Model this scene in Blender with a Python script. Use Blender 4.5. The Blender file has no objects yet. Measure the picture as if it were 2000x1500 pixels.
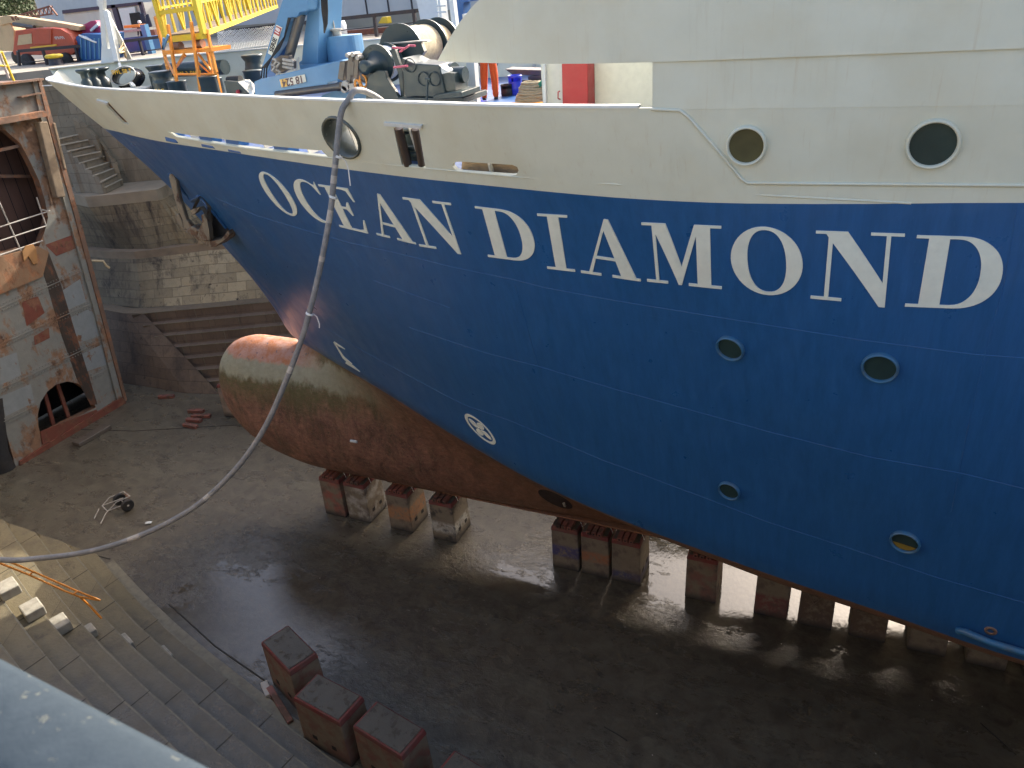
import bpy, bmesh, math, random
import numpy as np
from mathutils import Vector, Matrix, Quaternion
from mathutils.geometry import tessellate_polygon
random.seed(7)
SC = bpy.context.scene
COL = SC.collection
# ------------------------------------------------------------------ camera
F = 1490.0; CX, CY = 1000.0, 750.0; H = 17.0
def _axes():
    d = np.array([250.0, 2810.0, F]); d /= np.linalg.norm(d)
    v = np.array([-3506.0, -488.0, F]); v -= d*v.dot(d); v /= np.linalg.norm(v)
    up = -d; X = -v; Y = np.cross(up, X)
    return np.array([X, Y, up])
RM = _axes()
cam_d = bpy.data.cameras.new('camera'); cam = bpy.data.objects.new('camera', cam_d); COL.objects.link(cam)
M3 = Matrix([[RM[i][0], -RM[i][1], -RM[i][2]] for i in range(3)])
cam.matrix_world = Matrix.Translation((0, 0, H)) @ M3.to_4x4()
cam_d.sensor_width = 36; cam_d.lens = F/2000*36; cam_d.clip_start = 0.05; cam_d.clip_end = 3000
cam_d.dof.use_dof = True; cam_d.dof.focus_distance = 18; cam_d.dof.aperture_fstop = 11
SC.camera = cam
# ------------------------------------------------------------------ light
SUN = Vector((0.22, 1.0, 0.575)).normalized()
w = bpy.data.worlds.new('World'); SC.world = w; w.use_nodes = True
nt = w.node_tree; bg = nt.nodes['Background']
sky = nt.nodes.new('ShaderNodeTexSky'); sky.sky_type = 'NISHITA'; sky.sun_disc = False
sky.sun_elevation = math.asin(SUN.z); sky.sun_rotation = math.atan2(SUN.x, SUN.y)
sky.air_density = 0.8; sky.dust_density = 6.0; sky.ozone_density = 0.3
nt.links.new(sky.outputs[0], bg.inputs[0]); bg.inputs[1].default_value = 0.15
ld = bpy.data.lights.new('sun', 'SUN'); ld.energy = 2.1; ld.angle = math.radians(0.5); ld.color = (1, .95, .86)
lo = bpy.data.objects.new('sun', ld); COL.objects.link(lo); lo.rotation_euler = (-SUN).to_track_quat('-Z', 'Y').to_euler()
SC.view_settings.view_transform = 'Standard'; SC.view_settings.look = 'None'
SC.view_settings.exposure = 1.92; SC.view_settings.gamma = 1
SC.cycles.max_bounces = 6; SC.cycles.use_denoising = True

# ------------------------------------------------------------------ measuring helpers (sight lines from where the photo was taken)
O = np.array([0, 0, H])
def ray(x, y): return RM @ np.array([x-CX, y-CY, F])
def atz(x, y, z): r = ray(x, y); return Vector(O + r*((z-H)/r[2]))
def aty(x, y, Y): r = ray(x, y); return Vector(O + r*(Y/r[1]))
def atx(x, y, X): r = ray(x, y); return Vector(O + r*(X/r[0]))

# ------------------------------------------------------------------ materials
class NG:
    def __init__(s, name):
        s.m = bpy.data.materials.new(name); s.m.use_nodes = True; s.t = s.m.node_tree
        s.b = s.t.nodes['Principled BSDF']; s.pos = None
    def n(s, ty, **kw):
        o = s.t.nodes.new(ty)
        for k, v in kw.items(): setattr(o, k, v)
        return o
    def put(s, o, key, v):
        if v is None: return
        if isinstance(v, bpy.types.NodeSocket): s.t.links.new(v, o.inputs[key])
        else:
            if isinstance(v, tuple) and len(v) == 3 and o.inputs[key].type == 'RGBA': v = (*v, 1)
            o.inputs[key].default_value = v
    def P(s, scale=(1, 1, 1), obj=False):
        if obj: src = s.n('ShaderNodeTexCoord').outputs['Object']
        else: src = s.n('ShaderNodeNewGeometry').outputs['Position']
        mp = s.n('ShaderNodeMapping'); s.put(mp, 'Vector', src); mp.inputs['Scale'].default_value = scale
        return mp.outputs[0]
    def noise(s, vec, scale, detail=6, rough=.6, dist=0.0):
        o = s.n('ShaderNodeTexNoise'); s.put(o, 'Vector', vec); o.inputs['Scale'].default_value = scale
        o.inputs['Detail'].default_value = detail; o.inputs['Roughness'].default_value = rough; o.inputs['Distortion'].default_value = dist
        return o.outputs['Fac']
    def ramp(s, f, stops, mode='LINEAR'):
        o = s.n('ShaderNodeValToRGB'); o.color_ramp.interpolation = mode; s.put(o, 0, f)
        e = o.color_ramp.elements
        while len(e) < len(stops): e.new(.5)
        for i, (p, c) in enumerate(stops):
            e[i].position = p; e[i].color = (c, c, c, 1) if not isinstance(c, tuple) else (*c, 1)
        return o.outputs[0]
    def mix(s, f, a, b, blend='MIX'):
        o = s.n('ShaderNodeMix', data_type='RGBA', blend_type=blend)
        s.put(o, 0, f)
        for k, v in ((6, a), (7, b)):
            if isinstance(v, bpy.types.NodeSocket): s.t.links.new(v, o.inputs[k])
            else: o.inputs[k].default_value = (*v, 1) if isinstance(v, tuple) else (v, v, v, 1)
        return o.outputs[2]
    def math(s, op, a, b=None, c=None):
        o = s.n('ShaderNodeMath', operation=op); s.put(o, 0, a)
        if b is not None: s.put(o, 1, b)
        if c is not None: s.put(o, 2, c)
        return o.outputs[0]
    def sep(s, v):
        o = s.n('ShaderNodeSeparateXYZ'); s.put(o, 0, v); return o.outputs
    def mapr(s, v, a, b, c=0., d=1.):
        o = s.n('ShaderNodeMapRange'); s.put(o, 0, v)
        for i, k in enumerate((a, b, c, d)): o.inputs[i+1].default_value = k
        return o.outputs[0]
    def bump(s, h, strength=.3, dist=.02, prev=None):
        o = s.n('ShaderNodeBump'); s.put(o, 'Height', h); o.inputs['Strength'].default_value = strength
        o.inputs['Distance'].default_value = dist
        if prev is not None: s.t.links.new(prev, o.inputs['Normal'])
        s.t.links.new(o.outputs[0], s.b.inputs['Normal']); return o.outputs[0]
    def out(s, col=None, rough=None, metal=None, spec=None):
        s.put(s.b, 'Base Color', col); s.put(s.b, 'Roughness', rough); s.put(s.b, 'Metallic', metal)
        s.put(s.b, 'Specular IOR Level', spec); return s.m
def paint(name, col, rough=.45, dirt=.35, dcol=(.09, .06, .04), scale=2.0, metal=0.0, bump=.15):
    g = NG(name); p = g.P()
    f = g.ramp(g.noise(p, scale, 8, .65), [(.5-.1*dirt, 0.), (.82, 1.)])
    f = g.math('MULTIPLY', f, dirt*1.3)
    v = g.mix(g.noise(p, scale*4, 4), tuple(c*.85 for c in col), tuple(min(1, c*1.12) for c in col))
    g.bump(g.noise(p, 25, 5), bump, .01)
    return g.out(g.mix(f, v, dcol), g.mapr(g.noise(p, scale*3, 4), .3, .7, rough-.08, rough+.12), metal)
def rust_paint(name, base, rust=(.2, .075, .03), amount=.5, scale=1.2, dark=(.05, .025, .015)):
    g = NG(name); p = g.P(); ps = g.P((1.6, 1.6, .35))
    n1 = g.noise(p, scale, 10, .7, .3); n2 = g.noise(ps, scale*1.3, 8, .65)
    s = g.math('ADD', g.math('MULTIPLY', n1, .6), g.math('MULTIPLY', n2, .4))
    a = .62-.24*amount
    f = g.ramp(s, [(a, 0.), (a+.05, 1.)])
    rc = g.mix(g.noise(p, 6, 8, .7), tuple(c*.6 for c in rust), tuple(min(1, c*1.7) for c in rust))
    rc = g.mix(g.ramp(g.noise(p, 2.3, 6), [(.5, 0.), (.7, 1.)]), rc, dark)
    bv = g.mix(g.noise(p, 3, 8, .7), tuple(c*.7 for c in base), tuple(min(1, c*1.2) for c in base))
    h = g.math('ADD', g.math('MULTIPLY', f, -.5), g.noise(p, 18, 8, .7))
    g.bump(h, .5, .015)
    return g.out(g.mix(f, bv, rc), g.mapr(f, 0, 1, .5, .85))
MT = {}
MT['white'] = paint('white_paint', (.60, .62, .60), .4, .12, (.35, .27, .18))
MT['blue'] = paint('crane_blue_paint', (.10, .24, .40), .35, .25, (.06, .1, .14))
MT['blue2'] = paint('dark_blue_paint', (.02, .1, .28), .4, .2)
MT['green'] = paint('dark_green_paint', (.022, .04, .043), .35, .15, (.08, .06, .04))
MT['steel'] = paint('worn_steel', (.12, .11, .1), .4, .5, (.12, .06, .03), 5, .6)
MT['yellow'] = paint('yellow_paint', (.60, .43, .02), .45, .2, (.3, .2, .05), 3)
MT['orange'] = paint('orange_paint', (.72, .26, .03), .45, .35, (.3, .13, .04), 3)
MT['red'] = paint('red_paint', (.36, .015, .02), .4, .2)
MT['liftred'] = paint('lift_red_paint', (.48, .075, .03), .4, .25)
MT['liftcream'] = paint('lift_cream_paint', (.55, .38, .20), .45, .25)
MT['black'] = paint('black_rubber', (.02, .02, .02), .7, .3)
MT['railblack'] = paint('black_rail_paint', (.025, .022, .03), .5, .4)
MT['coverall'] = paint('orange_coverall_cloth', (.6, .085, .015), .9, .15, (.3, .05, .02), 6)
MT['skin'] = paint('skin', (.35, .2, .13), .6, 0)
MT['navy'] = paint('navy_cloth', (.03, .035, .06), .9, .1)
MT['cream'] = paint('cream_paint', (.66, .67, .57), .5, .08, (.4, .3, .2))
MT['swl'] = paint('yellow_lettering', (.75, .42, .03), .5, .1)
MT['dark'] = paint('dark_interior', (.015, .013, .012), .8, .2)
MT['glass'] = paint('green_port_glass', (.022, .045, .042), .06, .5, (.015, .02, .02), 3)
MT['glassup'] = paint('olive_port_glass', (.085, .082, .04), .06, .6, (.03, .032, .02), 3)
MT['ringblue'] = paint('light_blue_ring', (.03, .125, .23), .4, .6, (.12, .10, .06), 5)
MT['rope'] = paint('rope_fibre', (.45, .36, .22), .9, .3, (.12, .1, .07), 12, 0, .6)
MT['greenrope'] = paint('green_rope_fibre', (.03, .28, .17), .8, .2, (.02, .1, .06), 12, 0, .6)
MT['wood'] = paint('weathered_timber', (.22, .16, .1), .85, .6, (.06, .045, .035), 3, 0, .7)
MT['hose'] = paint('grey_hose', (.17, .165, .16), .55, .55, (.35, .33, .3), 5)
MT['truckgrey'] = paint('galvanised_tube', (.4, .37, .32), .5, .5, (.2, .1, .05), 8)
MT['plaster'] = paint('pale_cladding', (.46, .465, .46), .6, .12, (.35, .33, .3), .3)
MT['hutcream'] = paint('hut_panel', (.55, .53, .47), .6, .25, (.4, .25, .15), .6)
MT['hutframe'] = paint('hut_frame', (.05, .035, .06), .6, .2)
MT['bluedrum'] = paint('blue_plastic', (.03, .05, .5), .35, .1)
MT['deck'] = paint('deck_paint', (.06, .11, .26), .5, .5, (.12, .12, .12))
MT['purple'] = paint('magenta_paint', (.35, .03, .1), .5, .2)
MT['bag'] = paint('white_bag', (.7, .72, .74), .6, .1)
MT['net'] = paint('white_net', (.75, .73, .68), .8, .1)
MT['leaf'] = paint('foliage', (.05, .08, .03), .7, .5, (.02, .03, .012), 1)
MT['bark'] = paint('bark', (.08, .06, .04), .9, .4)
MT['stone_pale'] = paint('pale_block_stone', (.36, .33, .26), .85, .6, (.07, .06, .045), 4, 0, .6)
MT['plank'] = rust_paint('wet_plank', (.1, .08, .06), (.06, .05, .035), .4)
MT['crate'] = rust_paint('red_oxide', (.2, .07, .05), (.09, .05, .035), .5, 2)

def hull_blue():
    g = NG('hull_blue_paint'); p = g.P(); pv = g.P((3.0, 3.0, .12)); z = g.sep(g.P())[2]; x = g.sep(g.P())[0]
    st = g.noise(pv, 2.2, 8, .75)
    c = g.mix(g.ramp(st, [(.35, 0.), (.75, 1.)]), (.012, .073, .192), (.021, .101, .265))
    c = g.mix(g.math('MULTIPLY', g.ramp(g.noise(g.P((4, 4, .25)), 3.5, 10, .8), [(.63, 0.), (.75, 1.)]), .22), c, (.12, .2, .32))
    # pinkish light bounced off the bulb, painted low on the stem
    bow = g.math('MULTIPLY', g.mapr(x, -14.5, -17.5), g.mapr(z, 10.0, 7.4))
    f = g.math('MULTIPLY', bow, g.ramp(g.noise(g.P((2.5, 2.5, .5)), 1.6, 8, .7), [(.42, 0.), (.6, 1.)]))
    c = g.mix(g.math('MULTIPLY', f, .75), c, (.30, .20, .22))
    bow2 = g.math('MULTIPLY', g.mapr(x, -9.5, -13.), g.ramp(g.noise(g.P((1.2, 1.2, .3)), .8, 5, .6), [(.48, 0.), (.66, 1.)]))
    c = g.mix(g.math('MULTIPLY', bow2, .22), c, (.08, .1, .15))
    # fine scratches and drip runs
    sc = g.math('MULTIPLY', g.ramp(g.noise(g.P((14, 14, .22)), 4, 4, .6), [(.66, 0.), (.70, 1.)]), g.ramp(g.noise(p, .6, 4), [(.45, 0.), (.65, 1.)]))
    c = g.mix(g.math('MULTIPLY', sc, .22), c, (.16, .26, .40))
    sc = g.math('MULTIPLY', g.ramp(g.noise(g.P((.25, .25, 22)), 3, 3, .5), [(.71, 0.), (.74, 1.)]), g.ramp(g.noise(p, .9, 3), [(.55, 0.), (.65, 1.)]))
    c = g.mix(g.math('MULTIPLY', sc, .3), c, (.2, .3, .42))
    ft_ = g.math('MULTIPLY', g.ramp(g.noise(p, 7, 9, .8), [(.60, 0.), (.72, 1.)]), .25)
    c = g.mix(ft_, c, (.004, .035, .09))
    wv = g.n('ShaderNodeTexWave', bands_direction='X'); g.put(wv, 'Vector', g.P()); wv.inputs['Scale'].default_value = .42; wv.inputs['Distortion'].default_value = 1.2; wv.inputs['Detail Scale'].default_value = .6
    b0 = g.bump(wv.outputs['Fac'], .10, .05)
    b1 = g.bump(g.noise(g.P((.5, .5, .5)), 1.1, 3, .5), .2, .14, b0)
    b2 = g.bump(g.noise(g.P((.45, .45, 1.2)), 1.6, 2), .1, .05, b1)
    g.bump(g.noise(p, 40, 4), .06, .005, b2)
    return g.out(c, g.mapr(g.noise(p, 2, 5), .3, .7, .27, .42), 0, .5)
def hull_white():
    g = NG('hull_cream_paint'); p = g.P(); z = g.sep(g.P())[2]
    c = g.mix(g.noise(p, 1.3, 8, .6), (.535, .54, .43), (.64, .645, .53))
    f = g.ramp(g.noise(g.P((3, 3, .2)), 2, 10, .75), [(.56, 0.), (.8, 1.)])
    c = g.mix(g.math('MULTIPLY', f, .4), c, (.42, .36, .24))
    v = g.ramp(g.noise(p, 9, 6), [(.70, 0.), (.74, 1.)])
    c = g.mix(g.math('MULTIPLY', v, .12), c, (.3, .25, .2))
    wv = g.n('ShaderNodeTexWave', bands_direction='X'); g.put(wv, 'Vector', g.P()); wv.inputs['Scale'].default_value = .42; wv.inputs['Distortion'].default_value = 1.5
    b1 = g.bump(g.noise(g.P((.6, .6, .6)), 1.2, 3), .25, .1, g.bump(wv.outputs['Fac'], .08, .04))
    rs = g.math('MULTIPLY', g.ramp(g.noise(g.P((7, 7, .3)), 2.2, 6, .7), [(.60, 0.), (.74, 1.)]), .3)
    c = g.mix(g.math('MULTIPLY', g.ramp(g.noise(p, .7, 6, .6), [(.45, 0.), (.65, 1.)]), .3), c, (.50, .44, .29))
    c = g.mix(rs, c, (.42, .28, .13))
    g.bump(g.noise(p, 30, 5), .08, .006, b1)
    return g.out(c, .42)
def hull_under():
    g = NG('fouled_antifouling_paint'); p = g.P(); s = g.sep(g.P()); z = s[2]
    base = g.mix(g.ramp(g.noise(g.P((1, 1, .6)), 1.7, 12, .8, .6), [(.36, 0.), (.64, 1.)]), (.045, .018, .014), (.36, .17, .12))
    base = g.mix(g.ramp(g.noise(g.P((1.2, 1.2, 3)), 3, 12, .85, .5), [(.48, 0.), (.56, .7)]), base, (.10, .045, .032))
    base = g.mix(g.ramp(g.noise(p, 5, 12, .8), [(.45, 0.), (.75, 1.)]), base, (.16, .09, .05))
    base = g.mix(g.math('MULTIPLY', g.ramp(g.noise(g.P((1.3, 1.3, .35)), 1.2, 6), [(.55, 0.), (.68, 1.)]), .6), base, (.035, .035, .015))
    base = g.mix(g.ramp(g.noise(p, 26, 6, .8), [(.56, 0.), (.64, .75)]), base, (.38, .25, .17))
    base = g.mix(g.ramp(g.noise(g.P((5, 5, .5)), 2.5, 8, .8), [(.58, 0.), (.66, .6)]), base, (.30, .22, .13))
    base = g.mix(g.ramp(g.noise(g.P((.8, .8, .8)), 4, 12, .85), [(.56, 0.), (.62, .8)]), base, (.03, .02, .014))
    wob = g.math('MULTIPLY_ADD', g.noise(g.P((1, 1, .4)), 1.6, 9, .7), 1.3, -.65)
    zz = g.math('ADD', z, wob)
    # weed and slime left by the sea just under the waterline
    gr = g.math('MULTIPLY', g.mapr(zz, 4.7, 5.5), g.mapr(s[0], -11., -15.))
    gr = g.math('MULTIPLY', gr, g.ramp(g.noise(g.P((.5, .5, 3)), 6, 8, .8), [(.35, .35), (.6, 1.)]))
    c = g.mix(gr, base, g.mix(g.noise(p, 9, 8, .8), (.035, .040, .010), (.13, .125, .045)))
    band = g.math('MULTIPLY', g.ramp(g.mapr(zz, 5.0, 7.0), [(.30, 0.), (.42, 1.), (.75, 1.), (.85, 0.)]), .85)
    band = g.math('MULTIPLY', band, g.mapr(s[0], -12., -16.))
    c = g.mix(band, c, g.mix(g.noise(p, 5, 8, .7), (.20, .18, .11), (.44, .45, .34)))
    top = g.math('MULTIPLY', g.ramp(g.mapr(g.math('MULTIPLY_ADD', wob, .35, z), 6.1, 6.7), [(.3, 0.), (.45, 1.)]), g.mapr(s[0], -15.2, -16.8))
    tc = g.mix(g.ramp(g.noise(p, 2.2, 9, .7), [(.4, 0.), (.6, 1.)]), (.42, .15, .055), (.46, .26, .20))
    tc = g.mix(g.ramp(g.noise(p, 4, 9, .7), [(.6, 0.), (.64, 1.)]), tc, (.15, .12, .13))
    c = g.mix(top, c, tc)
    fr = g.mapr(s[0], -12., -4.)
    c = g.mix(fr, c, g.mix(g.noise(g.P((.6, .6, 2)), 6, 10, .8), (.13, .06, .032), (.30, .15, .08)))
    g.bump(g.noise(p, 11, 12, .8), .9, .035)
    return g.out(c, g.mapr(g.noise(p, 6, 5), .3, .7, .5, .8))
def floor_mat():
    g = NG('wet_dock_floor'); p = g.P(); s = g.sep(g.P())
    n1 = g.noise(g.P((.6, 1, 1)), .35, 8, .6, .4); n2 = g.noise(p, 2.2, 12, .72, .5); n3 = g.noise(p, 9, 10, .7)
    c = g.mix(n1, (.064, .054, .039), (.148, .128, .088))
    c = g.mix(g.ramp(n2, [(.42, 0.), (.62, .8)]), c, (.052, .042, .030))
    c = g.mix(g.math('MULTIPLY', g.ramp(g.noise(g.P((.5, 1.4, 1)), 1.1, 12, .8, .6), [(.52, 0.), (.7, 1.)]), .6), c, (.16, .15, .105))
    c = g.mix(g.ramp(n3, [(.66, 0.), (.72, .35)]), c, (.2, .19, .15))
    sp = g.n('ShaderNodeTexVoronoi'); g.put(sp, 'Vector', p); sp.inputs['Scale'].default_value = 1.7
    c = g.mix(g.math('LESS_THAN', sp.outputs['Distance'], .028), c, (.45, .42, .36))
    # standing water: where the floor lies low along the keel and in the middle
    w1 = g.mapr(s[0], -9.5, -2.5)
    w1 = g.math('MULTIPLY', w1, g.mapr(g.math('ABSOLUTE', g.math('SUBTRACT', s[1], 19.2)), 4.2, 1.5))
    dx = g.math('ADD', s[0], 15.2); dy = g.math('SUBTRACT', s[1], 12.6)
    w2 = g.mapr(g.math('SQRT', g.math('ADD', g.math('MULTIPLY', dx, g.math('MULTIPLY', dx, .3)), g.math('MULTIPLY', dy, dy))), 4.0, .3)
    dx = g.math('ADD', s[0], 8.6); dy = g.math('SUBTRACT', s[1], 16.6)
    w3 = g.mapr(g.math('SQRT', g.math('ADD', g.math('MULTIPLY', dx, g.math('MULTIPLY', dx, .5)), g.math('MULTIPLY', dy, dy))), 2.0, .5)
    wm = g.math('MAXIMUM', g.math('MAXIMUM', w1, w2), w3)
    fine = g.math('MULTIPLY', g.math('SUBTRACT', g.noise(g.P((1, 1.6, 1)), 4.5, 10, .75, .5), .5), g.mapr(w2, 0, 1, .35, .6))
    wet = g.math('ADD', g.math('MULTIPLY', g.math('MULTIPLY', w1, g.mapr(s[0], -9, -4, .4, 1)), .16), g.math('SUBTRACT', g.math('MULTIPLY', wm, .31), g.math('MULTIPLY', w2, -.19))); wet = g.math('ADD', wet, g.math('ADD', fine, g.math('ADD', g.math('MULTIPLY', g.noise(g.P((.7, 1.3, 1)), 1.3, 8, .6, .6), .55), .20)))
    wf = g.ramp(wet, [(.48, 0.), (.60, .5), (.76, 1.)])
    rough = g.mapr(wf, 0, 1, .33, .035)
    c = g.mix(g.math('MULTIPLY', wf, .35), c, (.040, .034, .027))
    amp = g.math('ADD', g.math('MULTIPLY', g.math('SUBTRACT', 1., wf), .85), .05)
    h = g.math('MULTIPLY', g.math('ADD', n2, g.math('MULTIPLY', n3, .5)), amp)
    b1 = g.bump(h, .7, .03)
    rip = g.noise(g.P((1.1, .5, 1)), 9, 4, .5)
    rip2 = g.noise(g.P((1, 1.8, 1)), 4, 10, .8)
    g.bump(g.math('MULTIPLY', g.math('ADD', rip, g.math('MULTIPLY', rip2, g.math('MULTIPLY', w2, 5.))), wf), .07, .03, b1)
    return g.out(c, rough, 0, .55)
def stone_mat(name, c0=(.20, .175, .13), c1=(.40, .36, .28), scale=1.0, stain=.6, bw=1.1, bh=.42, wet=0., obj=False, warm=0):
    g = NG(name); p = g.P()
    sp = g.sep(g.P())
    comb = g.n('ShaderNodeCombineXYZ')
    g.put(comb, 0, g.math('MULTIPLY_ADD', sp[1], .55, sp[0])); g.put(comb, 1, sp[2] if not obj else g.math('MULTIPLY_ADD', sp[0], -.3, sp[1]))
    br = g.n('ShaderNodeTexBrick'); g.put(br, 'Vector', comb.outputs[0])
    for k, v in (('Scale', 1.0), ('Mortar Size', .018), ('Mortar Smooth', .3), ('Brick Width', bw), ('Row Height', bh), ('Bias', -.2)): br.inputs[k].default_value = v
    br.inputs['Color1'].default_value = (*c0, 1); br.inputs['Color2'].default_value = (*c1, 1); br.inputs['Mortar'].default_value = (c0[0]*.4, c0[1]*.4, c0[2]*.4, 1)
    c = g.mix(.5, br.outputs['Color'], g.mix(g.noise(p, 1.2*scale, 10, .7), c0, c1))
    f = g.ramp(g.noise(g.P((1.5, 1.5, .35)), .9*scale, 10, .75, .3), [(.50, 0.), (.66, 1.)])
    c = g.mix(g.math('MULTIPLY', f, stain), c, (.028, .022, .022))
    f2 = g.ramp(g.noise(p, 6, 10, .8), [(.5, 0.), (.75, 1.)])
    c = g.mix(g.math('MULTIPLY', f2, .35), c, tuple(v*.35 for v in c0))
    f3 = g.ramp(g.noise(g.P((1.2, 1.2, .7)), 2.1*scale, 10, .8, .4), [(.60, 0.), (.63, 1.)])
    c = g.mix(g.math('MULTIPLY', f3, min(1, stain*1.05)), c, (.018, .012, .012))
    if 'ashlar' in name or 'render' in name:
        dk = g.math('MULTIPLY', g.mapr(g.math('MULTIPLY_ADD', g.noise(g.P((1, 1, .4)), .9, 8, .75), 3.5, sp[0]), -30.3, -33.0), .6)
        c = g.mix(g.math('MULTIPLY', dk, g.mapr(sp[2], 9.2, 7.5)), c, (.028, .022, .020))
    g.bump(g.math('ADD', g.math('MULTIPLY', br.outputs['Fac'], -.8), g.noise(p, 10, 10, .75)), .7, .03)
    if obj:
        w_ = g.mapr(sp[0], -20., -14.)
        c = g.mix(g.math('MULTIPLY', w_, .75), c, g.mix(g.noise(p, 2, 8, .7), (.06, .055, .046), (.125, .113, .092)))
        r_ = g.math('MULTIPLY', w_, g.ramp(g.noise(p, 1.4, 8, .7), [(.38, 1.), (.62, .3)]))
        return g.out(c, g.mapr(r_, 0, 1, .7, .16))
    return g.out(c, g.mapr(g.noise(p, 1.5, 8, .7), .4, .65, .85-.55*wet, .9-.2*wet))
def concrete_block(name, tint, patch, side):
    g = NG(name); p = g.P(obj=True); s = g.sep(p)
    c = g.mix(g.noise(p, 3, 10, .75), (.11, .085, .06), (.27, .22, .155))
    f = g.ramp(g.noise(p, 2.2, 6, .6), [(.46, 0.), (.6, 1.)])
    if patch:
        b = g.math('MULTIPLY', g.mapr(s[2], patch[0], patch[0]+.12), g.mapr(s[2], patch[1], patch[1]-.12))
        b = g.math('MULTIPLY', b, g.ramp(g.noise(p, 3.5, 9, .75), [(.36, 0.), (.52, 1.)])); c = g.mix(g.math('MULTIPLY', b, .8), c, tint)
    else: c = g.mix(g.math('MULTIPLY', f, .6), c, tint)
    c = g.mix(g.math('MULTIPLY', g.ramp(g.noise(p, 1.7, 8, .7), [(.5, 0.), (.6, 1.)]), .75), c, side)
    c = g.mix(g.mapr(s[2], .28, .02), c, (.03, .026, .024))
    g.bump(g.noise(p, 20, 8, .75), .45, .015)
    return g.out(c, .8)
MT['hullblue'] = hull_blue(); MT['hullwhite'] = hull_white(); MT['under'] = hull_under(); MT['floor'] = floor_mat()
MT['brick'] = stone_mat('stained_ashlar', (.20, .155, .09), (.50, .40, .24), 1, .9)
MT['brickdark'] = stone_mat('damp_brown_ashlar', (.12, .08, .055), (.20, .14, .095), 1, .35, 1.5, .5)
MT['upperwall'] = stone_mat('old_render_wall', (.19, .155, .10), (.33, .27, .18), .7, .5, 1.6, .6)
MT['step'] = stone_mat('slimy_dock_step', (.11, .088, .046), (.22, .18, .10), .8, .45, 30., 30., .9, True)
MT['nosing'] = paint('worn_step_edge', (.17, .15, .10), .5, .8, (.07, .06, .04), 5)
MT['joint'] = paint('dark_joint', (.03, .026, .02), .9, .2)
MT['stairstone'] = stone_mat('grey_stair_stone', (.20, .17, .12), (.36, .31, .22), 1, .3, 1.3, .5)
MT['stairstone2'] = paint('worn_stair_edge', (.42, .38, .29), .8, .4, (.1, .09, .07), 4)
MT['drumrope'] = paint('cream_drum_rope', (.42, .36, .24), .9, .5, (.12, .1, .06), 9, 0, .9)
MT['quay'] = paint('quay_concrete', (.30, .27, .215), .85, .5, (.14, .12, .1), .6)
MT['caisson'] = rust_paint('grey_paint_over_rust', (.21, .205, .175), (.20, .11, .06), .5, .6)
MT['caissonbrown'] = rust_paint('rusty_plating', (.12, .07, .045), (.2, .08, .03), .8, 1.0)
MT['rustedge'] = rust_paint('orange_rust', (.17, .10, .065), (.22, .10, .05), .5, 2)
MT['redox'] = rust_paint('red_oxide_primer', (.17, .05, .03), (.17, .075, .04), .5, 2)
MT['seam'] = paint('seam_paint', (.018, .095, .245), .4, .3)
MT['palegrey'] = rust_paint('pale_grey_paint', (.23, .245, .235), (.18, .09, .045), .25, 1.5)
MT['capred'] = paint('faded_red_band', (.17, .035, .03), .8, .9, (.10, .075, .06), 3)
MT['captop'] = rust_paint('worn_block_top', (.085, .075, .056), (.06, .05, .038), .4, 2.5, (.05, .042, .035))
MT['bulwarkin'] = paint('inner_bulwark_paint', (.5, .5, .45), .5, .3, (.3, .22, .15))
def rail_mat():
    g = NG('chipped_blue_rail_paint'); p = g.P()
    c = g.mix(g.noise(p, 30, 8, .7), (.014, .023, .032), (.038, .052, .066))
    c = g.mix(g.ramp(g.noise(p, 70, 6, .7), [(.63, 0.), (.66, 1.)]), c, (.09, .095, .085))
    g.bump(g.noise(p, 90, 6), .4, .002)
    return g.out(c, .75, 0, .15)
MT['rail'] = rail_mat()

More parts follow.
